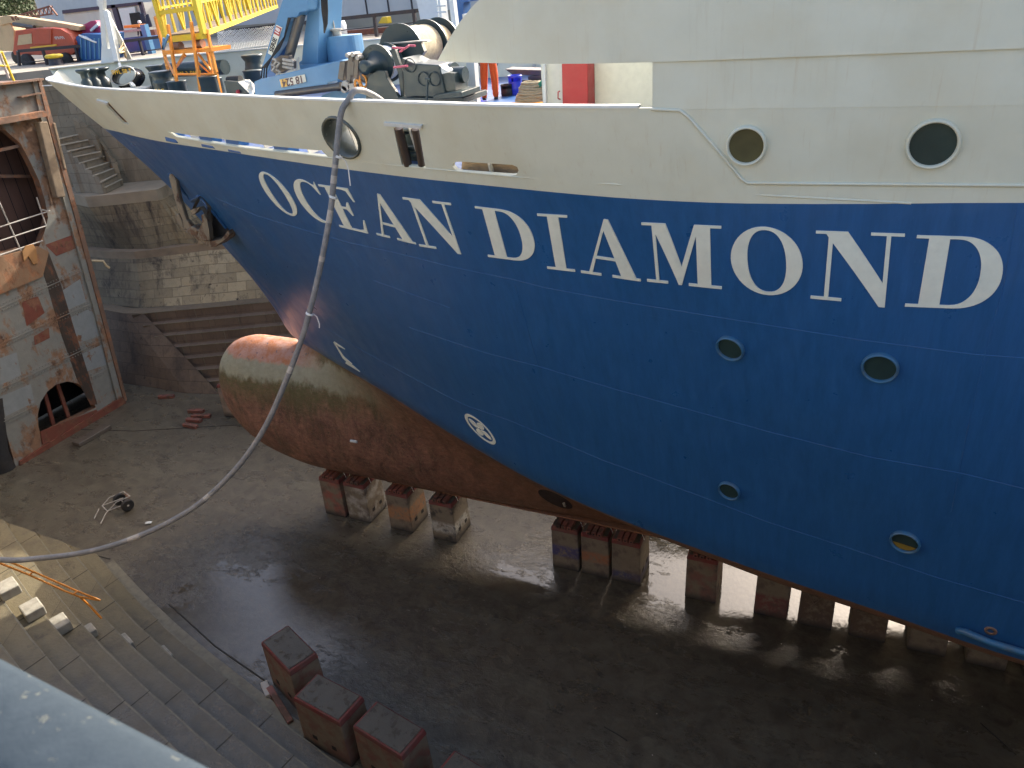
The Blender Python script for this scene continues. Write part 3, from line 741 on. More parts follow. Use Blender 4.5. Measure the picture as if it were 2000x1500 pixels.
m = MB(); p = on_hull(1103, 983, .05); m.bar(p-tv*.1, p+tv*.1, .07, .05); m.build('anode', 'truckgrey', ship)
# portholes
def porthole(px, py, r, ringmat, water=False):
    p = on_hull(px, py, 0); n = hull_n(p); f = MB(); 
    f.lathe(p-n*.02, [(r*1.12, 0), (r*1.12, .05), (r*1.07, .085), (r*.99, .085), (r*.95, .06), (r*.94, .03)], 36, n)
    f.v = f.v; fr = f.build('porthole_ring', ringmat, ship)
    g = MB(); g.lathe(p-n*.02, [(r*.95, .036), (r*.95, .0375)], 36, n); g.build('pane', 'glassup' if (ringmat == 'hullwhite' and px < 1600) else 'glass', fr)
    if water:
        u = Vector((1, 0, 0)); u = (u-n*u.dot(n)).normalized(); v = n.cross(u)
        if v.z < 0: v = -v
        g = MB(); pts = [p-n*.02+n*.040+u*(r*.9*math.cos(a))+v*(r*.9*math.sin(a)) for a in [math.radians(200+140*k/14) for k in range(15)]]
        g.add(pts, [tuple(range(15))]); g.build('water_stain', paint('yellow_water_stain', (.25, .16, .02), .3, .1), fr)
for a in ((1458, 284, .225, 'hullwhite'), (1822, 281, .255, 'hullwhite'), (1427, 679, .20, 'ringblue'), (1719, 717, .215, 'ringblue'), (1425, 957, .18, 'ringblue'), (1768, 1057, .20, 'ringblue', True)): porthole(*a)
# blue pipe guard low on the side
m = MB(); m.tube([on_hull(1872, 1230, .02), on_hull(1885, 1226, .08), on_hull(1935, 1245, .1), on_hull(2010, 1268, .1), on_hull(2060, 1283, .1)], .06, 10); m.build('bilge_pipe', 'ringblue', ship)
m = MB(); p = on_hull(1935, 1232, 0); m.lathe(p-hull_n(p)*.02, [(.09, 0), (.09, .03), (.05, .04), (.045, -.05)], 16, hull_n(p)); m.build('outlet', 'rustedge', ship)
def inner(x, y, d): p = on_hull(x, y, 0); return aty(x, y, p.y+d)
# fairlead throat in the oval opening
pts0 = [on_hull(x, y, .012) for x, y in oval]; ctr = sum(pts0, Vector())/len(pts0)
n = hull_n(ctr); rws = []
for sc, dep in ((1.06, -.01), (1.03, .035), (.93, .02), (.83, -.15), (.80, -.38), (.95, -.55)):
    rws.append([ctr+(p-ctr)*sc+n*dep for p in pts0+[pts0[0]]])
m = MB(); m.grid(rws, True); m.build('fairlead_throat', paint('greasy_green_steel', (.09, .10, .085), .18, .5, (.03, .03, .025), 3), ship, recalc=True)
# roller fairlead in the rectangular opening
m = MB()
def rl(a, b, r, off=-.06): m.cyl(inner(*a, -off), inner(*b, -off), r, 14)
rl((778, 250), (797, 322), .075); rl((811, 252), (824, 322), .065)
m.build('roller', paint('brown_roller', (.05, .035, .028), .4, .5), ship)
m = MB(); rl((786, 256), (812, 256), .05, -.25); rl((790, 288), (818, 290), .05, -.25); rl((800, 300), (822, 302), .04, -.2); m.build('roller', 'green', ship)
m = MB(); q = [(757, 240), (765, 236), (822, 241), (826, 248)]
m.prism([on_hull(x, y, .002) for x, y in ((752, 237), (826, 243), (825, 249), (753, 244))], hull_n(on_hull(790, 243))*.04); m.build('drip_lip', 'white', ship)
m = MB(); m.prism([on_hull(x, y, .002) for x, y in ((190, 193), (212, 199), (213, 203), (192, 198))], hull_n(on_hull(200, 198))*.05); m.build('drip_lip', 'white', ship)
m = MB(); m.prism([inner(x, y, .6) for x, y in ((750, 225), (845, 230), (850, 345), (765, 340))], (0, .05, 0)); m.build('dark_backing', 'green', ship)  # dark plate added behind the rollers to keep the opening dark
m = MB(); m.prism([inner(x, y, .25) for x, y in ((194, 194), (218, 196), (262, 248), (236, 250))], (0, .05, 0)); m.build('slot_lining', 'rustedge', ship)
# timber behind the oblong slot
m = MB(); m.prism([inner(x, y, .3) for x, y in ((903, 308), (1025, 318), (1028, 352), (900, 345))], (0, .25, 0)); m.build('timber_fender', 'wood', ship)
# blue bits behind the long slot
for i, (a, b) in enumerate((((330, 262), (352, 266)), ((400, 272), (425, 276)), ((452, 281), (478, 285)), ((545, 290), (575, 294)))):
    m = MB(); m.bar(inner(*a, .3), inner(*b, .3), .26, .3); m.build('deck_bracket', 'blue2', ship, bevel=.03)

# ================================================================== FLOOR AND DOCK
floor = MB(); N_ = 60
floor.add([(-140, -40, 0), (90, -40, 0), (90, 90, 0), (-140, 90, 0)], [(0, 1, 2, 3)]); tag(floor.build('dock_floor', 'floor'), kind='structure')
Y4 = pc([-34, -30, -26, -22, -20, -18, -16, -14, -12, -10, -8, -4, 0, 6, 14, 60], [17.6, 15.7, 13.9, 12.37, 11.65, 11.0, 10.43, 9.92, 9.42, 8.97, 8.57, 7.95, 7.5, 7.0, 6.7, 6.2])
def yq(x): return Y4(max(x, -30))-7.9
ZQ = 14.8
def clipy(z): return 12.97-.62*z
# near flight of dock steps (altars)
st = MB(); xs = np.linspace(-34, 24, 117)
def stepnose(k, x): return Y4(x)-.67*k
def rise(k): return .22+.5*k
prevy = None
for k in range(0, 12):
    z = rise(k); zl = 0 if k == 0 else rise(k-1)
    nose, back, foot = [], [], []
    for x in xs:
        y = min(stepnose(k, x), clipy(z)); yb = min(stepnose(k+1, x), clipy(z)+.0)-.02
        nose.append(Vector((x, y, z))); back.append(Vector((x, yb-.3, z))); foot.append(Vector((x, y-.01 if stepnose(k, x) <= clipy(z) else clipy(zl), zl)))
    rnd = [Vector((p.x, p.y+.012, p.z-.03)) for p in nose]
    st.grid([back, nose, rnd, foot], False, True)
steps = tag(st.build('dock_steps', 'step'), 'wide flight of wet curved stone steps along the near side of the dock', 'stone steps')
random.seed(11)
for k in range(0, 11):
    z = rise(k); m = MB(); r = [[], [], []]
    for x in xs:
        if stepnose(k, x) > clipy(z): continue
        y = stepnose(k, x)+.003+random.uniform(-.012, .008); r[0].append(Vector((x, y-.028+random.uniform(-.02, .012), z+.004))); r[1].append(Vector((x, y+.004, z+.004))); r[2].append(Vector((x, y+.012, z-.04)))
    m.grid(r, False, True); m.build('worn_nosing', 'nosing', steps)
    x = -26+random.uniform(0, 2)
    while x < 2:
        if stepnose(k, x) < clipy(z)-.1:
            m = MB(); y0 = stepnose(k, x); dx = .33*.65; m.bar((x+.0, y0+.01, z+.002), (x-dx*.5, y0-.66, z+.002), .018, .012); m.build('joint', 'joint', steps)
        x += random.uniform(1.8, 4.2)
# wall above the near steps and near quay
nw = MB(); a = [Vector((x, yq(x)-.3, 5.5)) for x in xs]; b = [Vector((x, yq(x)-.7, ZQ)) for x in xs]; c = [Vector((x, yq(x)+.05, 5.5)) for x in xs]
nw.grid([c, b], False, False); tag(nw.build('near_dock_wall', 'brick'), 'stone wall rising above the near dock steps to the quay', 'wall')
q = MB(); c = [Vector((x, -60, ZQ)) for x in xs]; q.grid([b, c], False); tag(q.build('near_quay', 'quay'), kind='structure')
for i, l in enumerate((((5, 1033), (70, 1047), (150, 1075), (215, 1092)), ((130, 838), (260, 842), (430, 832), (520, 828)), ((1180, 1420), (1210, 1437), (1225, 1447)), ((1915, 1412), (1985, 1475)), ((330, 1180), (420, 1262), (525, 1335)))):
    m = MB()
    for a_, b_ in zip(l, l[1:]): m.bar(atz(*a_, .004), atz(*b_, .004), .035 if i in (0, 1, 4) else .02, .03)
    tag(m.build('floor_joint', 'joint'), kind='structure')
# low curb and gutter line at the foot of the steps
cb = MB(); r = [[], [], [], []]
for x in np.linspace(-22.5, -11.5, 34):
    y = Y4(x)+.33
    for i, (dy, z) in enumerate(((0, .003), (0, .10), (-.35, .12), (-.35, .003))): r[i].append(Vector((x, y+dy, z)))
cb.grid(r, False, True); cb.build('floor_curb', 'nosing'); tag(bpy.data.objects['floor_curb'], kind='structure')
# small stone blocks left standing on the near steps
for i, (x, y, k, lab) in enumerate(((25, 1152, 5, 'pale sunlit stone block, highest of the six on the near steps'), (73, 1193, 4, 'pale sunlit stone block with a cracked top, second from the top on the steps'),
                        (125, 1223, 3, 'grey stone block in half shade just below the two sunlit ones'), (180, 1237, 2, 'small dark stone block in the middle of the near steps'),
                        (248, 1263, 1, 'grey stone block with a broken corner next to the red stained step'), (325, 1287, 0, 'grey stone block with a rounded corner, lowest of the six'))):
    z = rise(k); p = atz(x-8, y-8, z+.22); m = MB(); sz = (.62, .5, .3) if k != 2 else (.45, .42, .26)
    m.box((p.x, p.y-.05, z+sz[2]/2-.002), sz, -.33)
    o = m.build('stone_block', 'stone_pale', bevel=.035); tag(o, lab, 'stone block', 'loose stone blocks on the near steps')
# far side: measured edges
def E_(l, z): return [atz(x, y, z) for x, y in l]
def ext(pts, dl, dr):
    a = (pts[0]-pts[1]).normalized(); b = (pts[-1]-pts[-2]).normalized()
    return [pts[0]+a*dl]+pts+[pts[-1]+b*dr]
def resamp(pts, n):
    L = [0]
    for a, b in zip(pts, pts[1:]): L.append(L[-1]+(b-a).length)
    out = []
    for i in range(n):
        t = L[-1]*i/(n-1); k = max(j for j in range(len(L)) if L[j] <= t+1e-9); k = min(k, len(pts)-2)
        out.append(pts[k].lerp(pts[k+1], (t-L[k])/(L[k+1]-L[k])))
    return out
ft = E_([(300, 757), (360, 768), (430, 770)], 0)
# upper ledge front, back etc. (left of the kink runs along the clip wall; right of it along the side)
L1f = [Vector((-40, 24.6, 3.4))]+E_([(210, 606), (240, 612), (280, 612), (400, 602), (520, 590)], 3.4); L1f = ext(L1f, 1, 0); e = L1f[-1]; L1f += [e+Vector((7, 2.3, 0)), e+Vector((18, 4, 0)), e+Vector((60, 5, 0))]
off = lambda P_, d, z: [Vector((p.x-d*.36, p.y+d*.93, z)) for p in P_]
L2b = off(L1f, .75, 3.4)
L2f = [Vector((-42, 26.6, 6.1))]+E_([(217, 492), (288, 492), (348, 481), (400, 475), (440, 472)], 6.05); e = L2f[-1]; L2f += [e+Vector((8, 2.9, 0)), e+Vector((20, 5, 0)), e+Vector((62, 6, 0))]
L2m = [Vector((p.x, p.y+.02, p.z-.4)) for p in L2f]
L3f = [Vector((-44, 27.2, 9.0))]+E_([(138, 378), (168, 384), (231, 378), (309, 369), (325, 361)], 9.0)
pier_corner = L3f[-1].copy()
def quadstrip(m, A, B, n=40):
    A = resamp(A, n); B = resamp(B, n); m.grid([A, B], False)
dw = empty('dock_side_wall', (-34, 26, 0), 'stepped and stained stone wall on the far side of the dock behind the bow', 'dock wall')
m = MB()
# battered wall left of the kink: from ledge L1 down to floor
kink = 3
left_top = L1f[:5]; foot = [Vector((-42, 23.4, 0)), Vector((-38, 23.5, 0)), Vector((-34, 23.55, 0)), ft[0], ft[1], ft[2]]
m.grid([resamp(foot, 24), resamp(left_top, 24)], False)
m.build('battered_face', stone_mat('dark_damp_stone', (.09, .062, .042), (.19, .135, .09), 1, .6, 1.5, .5), dw, recalc=False)
# receding brown altar steps right of the kink
m = MB(); K0 = L1f[4]; F0 = ft[2]
dirn = (L1f[6]-L1f[4]); dirn.z = 0; dirn.normalize(); nrm = Vector((dirn.y, -dirn.x, 0))
for k in range(0, 7):
    zt = 3.4-.5*k; zb = max(zt-.5, 0)
    s0 = K0.lerp(F0, min(1, (3.4-zt)/3.4)) - dirn*.6
    base = K0+nrm*(.42*k); t = (s0-base).dot(dirn); A = base+dirn*t; A.z = zt
    B = A+dirn*26; 
    if k: 
        m.add([A-nrm*.5+Vector((0, 0, 0)), B-nrm*.5, B, A], [(0, 1, 2, 3)])
    A2, B2 = A.copy(), B.copy(); A2.z = B2.z = zb
    m.add([A, B, B2, A2], [(0, 1, 2, 3)])
m.build('stone_steps', 'brickdark', dw)
random.seed(5)
for k in range(0, 7):
    zt = 3.4-.5*k; zb = max(zt-.5, 0); s0 = K0.lerp(F0, min(1, (3.4-zt)/3.4)) - dirn*.6; base = K0+nrm*(.42*k); t = (s0-base).dot(dirn)
    m = MB(); A = base+dirn*t+nrm*.01; A.z = zt-.01; m.bar(A, A+dirn*24, .03, .03); m.build('worn_edge', 'nosing', dw)
    q_ = t+random.uniform(.6, 1.6)
    while q_ < t+16:
        A = base+dirn*q_+nrm*.012; A.z = zt-.03; B = A.copy(); B.z = zb+.02; m = MB(); m.bar(A, B, .022, .022); m.build('mortar_joint', 'nosing', dw); q_ += random.uniform(1.4, 2.2)
m = MB(); m.grid([L1f, L2b], False); m.build('ledge', paint('wet_ledge', (.17, .13, .085), .6, .5, (.05, .045, .04), 1.5), dw)
m = MB(); quadstrip(m, L2b, L2m); m.build('masonry_face', 'brick', dw)
m = MB(); quadstrip(m, L2m, L2f); m.grid([resamp(L2f, 40), resamp(off(L2f, .5, 6.05), 40)], False); m.build('ledge', paint('pale_ledge', (.27, .20, .13), .8, .5, (.05, .045, .04), 1.5), dw)
L3m = [Vector((p.x, p.y, p.z-.55)) for p in L3f]
L3base = off(L2f, .5, 6.05)
m = MB(); quadstrip(m, [Vector((-43.5, 27.1, 6.05)), L3base[1], L3base[2], L3base[3]+Vector((-.1, 0, 0)), Vector((-31.2, 28.6, 6.05))], L3m); 
pc2 = Vector((-31.2, 28.6, 6.05)); m.add([pc2, L3m[-1], L3m[-1]+Vector((-.6, 3, 0)), pc2+Vector((-.6, 3, 0))], [(0, 1, 2, 3)])
m.build('masonry_face', 'brick', dw)
m = MB(); quadstrip(m, L3m, [p+Vector((.03, -.05, 0)) for p in L3f]); 
Bk = [Vector((p.x-1.2, p.y+4.5, 9.0)) for p in L3f]; m.grid([resamp([p+Vector((.03, -.05, 0)) for p in L3f], 30), resamp(Bk, 30)], False)
m.add([L3m[-1], L3f[-1], L3f[-1]+Vector((-.6, 4, 0)), L3m[-1]+Vector((-.6, 4, 0))], [(0, 1, 2, 3)])
m.build('ledge', paint('ledge_coping', (.33, .275, .19), .8, .45, (.1, .09, .07), 1.2), dw)
# wall set back to the right of the pier
e = pc2+Vector((-.6, 2.4, 0)); m = MB()
m.add([e, e+Vector((9, 3, 0)), Vector((-19, 35.5, ZQ)), Vector((-31.5, 31.5, ZQ))], [(0, 1, 2, 3)])
m.build('masonry_face', 'upperwall', dw)
m = MB()
def yfar(x): return 36.4-yq(x)
a = [Vector((x, yfar(x)+.4, 3)) for x in np.linspace(-26, 60, 60)]; b = [Vector((x, yfar(x)+.6, ZQ)) for x in np.linspace(-26, 60, 60)]
m.grid([a, b], False); m.build('masonry_face', 'upperwall', dw)
# upper wall to quay behind the ledge, with the open stair cut into it
QE = [Vector((-60, 24.5, ZQ)), atz(0, 147, ZQ), atz(105, 135, ZQ), Vector((-31.5, 31.5, ZQ)), Vector((-28, 32.5, ZQ))]
m = MB(); base = [Vector((-60, 25.5, 9.0)), Vector((-40, 27.6, 9.0)), atz(232, 365, 9.0)+Vector((-.9, .6, 0)), atz(300, 352, 9.0), Vector((-31.0, 31.0, 9.0))]
m.grid([resamp(base, 30), resamp(QE, 30)], False); m.build('upper_face', 'upperwall', dw)
# quay ground
far = [Vector((x, y, ZQ)) for x, y in ((-60, 24.5),)]
gp = [p.copy() for p in QE[:-1]]+[Vector((x, yfar(x)+.6, ZQ)) for x in np.linspace(-26, 60, 30)]+[Vector((60, 400, ZQ)), Vector((-300, 400, ZQ)), Vector((-300, 24.5, ZQ))]
m = MB(); tri = tessellate_polygon([gp]); m.add(gp, [tuple(t) for t in tri]); tag(m.build('quay', 'quay', recalc=True), kind='structure')
for p in bpy.data.objects['quay'].data.polygons:
    pass
m = MB(); cp = resamp(QE, 30)
m.grid([[p+Vector((.05, -.12, -.35)) for p in cp], [p+Vector((.05, -.12, .02)) for p in cp], [p+Vector((-.2, .5, .02)) for p in cp]], False); m.build('coping', 'quay', dw)
# open stair
sa = atz(105, 250, 12.3); sb = atz(222, 368, 9.05)
sa = Vector((sb.x-4.6, sb.y+.2, 12.6))
stair = empty('stone_stair', sb, 'narrow flight of worn grey stone stairs down the far dock wall behind the gate', 'stairs')
L3pts = [(250+0, 0)]
edge_px = [((205, 366), (238, 350)), ((196, 356), (228, 340)), ((182, 344), (221, 329)), ((168, 331), (213, 317)), ((155, 319), (204, 305)), ((143, 307), (196, 296)), ((131, 296), (184, 284)), ((117, 284), (172, 273)), ((112, 272), (152, 263))]
m = MB(); zz = 9.0
prev = None
for i, (a, b) in enumerate(edge_px):
    z = 9.0+.3*(i+1); A, B = atz(*a, z), atz(*b, z)
    A0, B0 = A.copy(), B.copy(); A0.z = B0.z = z-.3
    m.add([A0, B0, B, A], [(0, 1, 2, 3)])
    if i+1 < len(edge_px):
        a2, b2 = edge_px[i+1]; A2, B2 = atz(*a2, z+.3), atz(*b2, z+.3); A2.z = B2.z = z; m.add([A, B, B2, A2], [(0, 1, 2, 3)])
    g0 = A0.copy(); g0.z = 8.6; A3 = A.copy(); 
    if prev: m.add([prev, g0, A3, Vector((prev.x, prev.y, A3.z))], [(0, 1, 2, 3)])
    prev = g0
m.build('tread', 'stairstone', stair)
for i, (a, b) in enumerate(edge_px):
    z = 9.0+.3*(i+1); m = MB(); m.bar(atz(*a, z+.01), atz(*b, z+.01), .09, .05); m.build('step_edge', 'stairstone2', stair)
m = MB(); r1 = [atz(*edge_px[i][1], 9.0+.3*(i+1)) for i in range(9)]
m.grid([[p+Vector((0, .0, -.3)) for p in r1], [p+Vector((0, 0, .75)) for p in r1], [p+Vector((-.25, .3, .8)) for p in r1]], False); m.build('parapet', 'upperwall', stair)

# ================================================================== CAISSON
XG = -32.2
def gp_(x, y, dx=0): p = atx(x, y, XG); return Vector((XG+dx, p.y, p.z))
gate = empty('dock_gate', (XG, 19, 0), 'rusty grey steel dock gate with arched openings standing at the left', 'dock gate')
outl = [gp_(-60, 167), gp_(0, 161), gp_(75, 155), gp_(106, 262), gp_(150, 420), gp_(200, 610), gp_(245, 780), gp_(243, 792), gp_(33, 921), gp_(0, 800), gp_(-60, 560)]
def circ_px(pts): return [gp_(x, y) for x, y in pts]
arch = circ_px([(80, 850), (75, 832), (74, 808), (79, 786), (92, 765), (110, 751), (132, 745), (152, 749), (168, 760), (180, 776), (187, 796), (135, 822)])
big = circ_px([(-60, 245), (-20, 248), (10, 254), (40, 280), (60, 318), (76, 352), (88, 392), (94, 425), (88, 450), (74, 488), (40, 484), (0, 495), (-60, 515)])
m = MB(); fl = [outl, big, arch]; allp = [p for l in fl for p in l]
m.add(allp, [tuple(t) for t in tessellate_polygon(fl)]); m.build('face_plate', 'caisson', gate, recalc=True)
m = MB(); n = len(outl)
m.add([p for p in outl]+[p+Vector((-3.2, 0, 0)) for p in outl], [(i, (i+1) % n, (i+1) % n+n, i+n) for i in range(n)]); m.build('side_plate', 'rustedge', gate)
for l in (arch, big):
    m = MB(); n = len(l); m.add(l+[p+Vector((-.35, 0, 0)) for p in l], [(i, (i+1) % n, (i+1) % n+n, i+n) for i in range(n)])
    m.build('opening_rim', 'rustedge', gate)
# inner bulkhead with plank-like plating
def inner_mat():
    g = NG('inner_plating'); s = g.sep(g.P()); f = g.math('FRACT', g.math('MULTIPLY', s[1], 1.9))
    seam = g.math('LESS_THAN', f, .06)
    c = g.mix(g.noise(g.P((1, 2, .4)), 1.6, 8, .7), (.05, .03, .024), (.15, .075, .05))
    c = g.mix(seam, c, (.012, .01, .01)); g.bump(g.math('MULTIPLY', seam, -1.), .8, .05)
    return g.out(c, .85)
m = MB(); m.add([(XG-1.3, 12, 6.3), (XG-1.3, 22.8, 6.3), (XG-1.3, 23.2, 14.3), (XG-1.3, 12, 14.3)], [(0, 1, 2, 3)]); m.build('bulkhead_and_shade', inner_mat(), gate); m = MB(); m.add([(XG-2.9, 12, .1), (XG-2.9, 22.8, .1), (XG-2.9, 22.8, 6.4), (XG-2.9, 12, 6.4)], [(0, 1, 2, 3)]); m.add([(XG-2.9, 12, 6.35), (XG-2.9, 22.8, 6.35), (XG-.05, 22.8, 6.35), (XG-.05, 12, 6.35)], [(0, 1, 2, 3)]); m.build('bulkhead_and_shade', 'dark', gate)  # second one is a near-black box painting the shade inside the arch
# ribs and riveted bands
m = MB()
def band(a, b, w=.10, d=.06): A, B = gp_(*a), gp_(*b); m.bar(A, B, d, w, up=(0, 0, 1)) if False else m.box((A+B)/2+Vector((d/2, 0, 0)), (d, (B-A).length, w), R=Matrix.Rotation(math.atan2(B.z-A.z, B.y-A.y), 3, 'X'))
for a, b in (((-20, 610), (165, 527)), ((-20, 681), (184, 590)), ((-20, 770), (203, 663)), ((5, 824), (74, 790)), ((178, 737), (222, 714)), ((28, 905), (76, 878)), ((194, 808), (238, 782))): band(a, b, .34, .018)
for a, b in (((-20, 610), (165, 527)), ((-20, 681), (184, 590)), ((-20, 770), (203, 663)), ((5, 824), (74, 790)), ((178, 737), (222, 714))): band(a, b, .03, .05)
tag(m.build('plate_lap', 'caisson', gate), kind='stuff')
# rivets
m = MB()
for a, b in (((-10, 606), (163, 528)), ((-10, 677), (182, 591)), ((-10, 766), (200, 664)), ((10, 822), (74, 791)), ((180, 736), (220, 715))):
    for off_ in (-.12, .12):
        A, B = gp_(*a), gp_(*b); nn = int((B-A).length/.14)
        for i in range(nn):
            p = A.lerp(B, i/nn)+Vector((.03, 0, off_)); m.box(p, (.03, .045, .045), taper=.6)
tag(m.build('rivets', 'caisson', gate), kind='stuff')
m = MB(); band((-30, 240), (76, 222), .22, .5); band((-30, 167), (75, 155), .08, .35); band((33, 190), (72, 182), .05, .3); m.build('flange', 'rustedge', gate)
m = MB(); A, B = gp_(66, 160), gp_(243, 785)
for t0, t1, w_ in ((0, 1, .34),):
    m.prism([gp_(76, 155, .02), gp_(106, 262, .02), gp_(150, 420, .02), gp_(200, 610, .02), gp_(244, 781, .02), gp_(239, 783, .02), gp_(191, 605, .02), gp_(141, 420, .02), gp_(97, 265, .02), gp_(69, 156, .02)], (.14, 0, 0))
m.build('edge_frame', 'rustedge', gate)
m = MB(); m.prism([gp_(60, 156, .02), gp_(68.5, 156, .02), gp_(96.5, 265, .02), gp_(140.5, 420, .02), gp_(190.5, 605, .02), gp_(238, 783, .02), gp_(228, 788, .02), gp_(180, 602, .02), gp_(130, 420, .02), gp_(86, 270, .02)], (.09, 0, 0)); m.build('edge_frame', 'caisson', gate)
m = MB(); m.prism([gp_(36, 900, .01), gp_(240, 772, .01), gp_(243, 791, .01), gp_(35, 921, .01)], (.12, 0, 0)); m.prism([gp_(78, 842, .0), gp_(188, 800, .0), gp_(192, 822, 0), gp_(82, 868, 0)], (.05, 0, 0)); m.build('sill_beam', 'redox', gate)
# faded pieces of red primer and pale stripe
m = MB()
for q in (((42, 588), (74, 579), (87, 611), (52, 637)), ((66, 657), (95, 640), (97, 660), (68, 674)), ((88, 478), (152, 455), (156, 482), (110, 500))): m = MB(); m.prism([gp_(x, y, .004) for x, y in q], (.008, 0, 0)); m.build('primer_patch', 'redox', gate)
m = MB()
for q in (((115, 572), (156, 545), (168, 590), (133, 608)), ((133, 622), (182, 600), (196, 655), (148, 672)), ((158, 690), (198, 672), (209, 712), (170, 725)), ((0, 700), (32, 688), (44, 745), (0, 765)), ((0, 775), (60, 750), (70, 800), (12, 815))): m = MB(); m.prism([gp_(x, y, .003) for x, y in q], (.006, 0, 0)); m.build('paint_patch', 'palegrey', gate)
m = MB()
for q in (((75, 500), (95, 494), (120, 560), (150, 660), (172, 730), (190, 790), (176, 790), (150, 740), (120, 655)),): m.prism([gp_(x, y, .006) for x, y in q], (.012, 0, 0))
m.build('rust_stain', rust_paint('dark_rust_stain', (.05, .035, .025), (.12, .05, .025), .5, 1.5), gate)
m = MB(); m.prism([gp_(0, 500, .02), gp_(70, 480, .02), gp_(92, 492, .02), gp_(80, 540, .02), gp_(-60, 598, .02), gp_(-60, 520, .02)], (.1, 0, 0)); m.build('rust_panel', rust_paint('orange_rust_panel', (.24, .14, .075), (.24, .11, .05), .55, 1.3), gate)
# lower-arch posts
m = MB()
for a, b in (((126, 752), (148, 818)), ((100, 765), (120, 838))): m.bar(gp_(*a, -.5), gp_(*b, -.5), .16, .1, up=(1, 0, 0))
m.build('inner_post', 'redox', gate)
# vertical timber fenders and rolled edge
m = MB(); m.bar(gp_(72, 238, .25), gp_(108, 385, .25), .42, .3, up=(1, 0, 0)); m.build('timber_fender', 'wood', gate, bevel=.04)
m = MB(); m.bar(gp_(100, 240, .1), gp_(122, 330, .1), .12, .2, up=(1, 0, 0)); m.build('timber_fender', 'wood', gate, bevel=.03)
m = MB(); m.tube([gp_(22, 922, -.4), gp_(4, 890, -.4), gp_(0, 850, -.4), gp_(-8, 780, -.4)], .5, 12); m.build('seal_roll', 'black', gate)
# white bar grid in the upper opening
m = MB()
for a, b in (((-10, 446), (95, 412)), ((-10, 473), (89, 441)), ((-10, 501), (82, 470)), ((70, 385), (88, 440)), ((-5, 390), (44, 500)), ((80, 410), (96, 412))): m.tube([gp_(*a, .05), gp_(*b, .05)], .03, 8)
m.build('bar_grid', 'truckgrey', gate)
m = MB(); m.bar(gp_(-10, 297, -.2), gp_(50, 283, -.2), .12, .12); m.bar(gp_(0, 345, -.9), gp_(85, 345, -.9), .12, .12); m.build('brace', 'rustedge', gate)
m = MB(); m.prism([gp_(44, 480, .13), (gp_(60, 476, .13)), gp_(66, 488, .13), gp_(69, 515, .13), gp_(60, 516, .13), gp_(50, 500, .13), gp_(42, 512, .13), gp_(38, 492, .13)], (.05, 0, 0)); m.build('rag', 'orange', gate, bevel=.02)
bpy.data.objects['rag'].parent = None; bpy.data.objects['rag'].data.materials[0] = paint('faded_rag', (.34, .17, .06), .9, .4); tag(bpy.data.objects['rag'], 'orange brown rag hanging on the white bars of the dock gate', 'rag')
# thin cords
m = MB(); m.tube([gp_(76, 168, .2), aty(123, 166, 17.5)], .02, 6); tag(m.build('mooring_line', 'net'), 'thin pale line running from the gate top to the bow', 'line')
m = MB(); pts = [gp_(176, 509, .1), gp_(186, 510, .3)+Vector((.1, .1, 0)), gp_(196, 518, .4), gp_(202, 522, .4)]; m.tube(pts, .05, 7); tag(m.build('rope_end', 'rope'), 'short frayed pale rope end sticking out beside the gate', 'rope')

# ================================================================== KEEL BLOCKS
def mk_block(name, loc, dims, rz, tint, patch, side, label, group, rails=3, cap=True, holes=True):
    L, W, Hh = dims; e = empty(name, loc, label, 'keel block', group, rz); T = local(loc, rz)
    mt = concrete_block('block_concrete', tint, patch, side)
    def put(m, nm, mat, bevel=0, par=e):
        o = m.build(nm, mat, None, bevel); o.parent = par; return o
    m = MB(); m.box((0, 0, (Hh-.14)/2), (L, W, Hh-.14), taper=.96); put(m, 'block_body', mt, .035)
    c = MB(); c.box((0, 0, Hh-.10), (L*.985, W*.985, .16), taper=.95); put(c, 'red_cap', 'capred', .03)
    if cap: c = MB(); c.box((0, 0, Hh-.012), (L*.86, W*.86, .03)); put(c, 'top_pad', 'captop', .012)
    if holes:
        c = MB()
        for sx in (-.2, .2):
            if L > W: c.box((sx*L, -W/2*.975, .42), (.15, .03, .13))
            else: c.box((L/2*.975, sx*W, .42), (.03, .15, .13))
        put(c, 'lifting_slot', 'dark')
    for i in range(rails):
        r = MB(); x = (i-1)*.2*L+.0
        r.box((x, -.04, Hh+.055), (.15, W*.98, .13)); r.box((x, -W*.49-.045, Hh+.055), (.05, .01, .05)) if False else None
        o = put(r, 'packing_rail', 'crate', .015)
        d = MB(); d.box((x, -W*.53-.001, Hh+.055), (.05, .006, .05)); d2 = d.build('bolt_hole', 'dark'); d2.parent = o
    if rails:
        r = MB(); r.tube([(-L*.5, -W*.1, Hh-.15), (-L*.42, -W*.1, Hh+.08), (0, -W*.1, Hh+.16), (L*.42, -W*.1, Hh+.08), (L*.5, -W*.1, Hh-.15)], .012, 6); put(r, 'strap', 'net')
    return e
G1 = 'concrete keel blocks in a row under the keel'
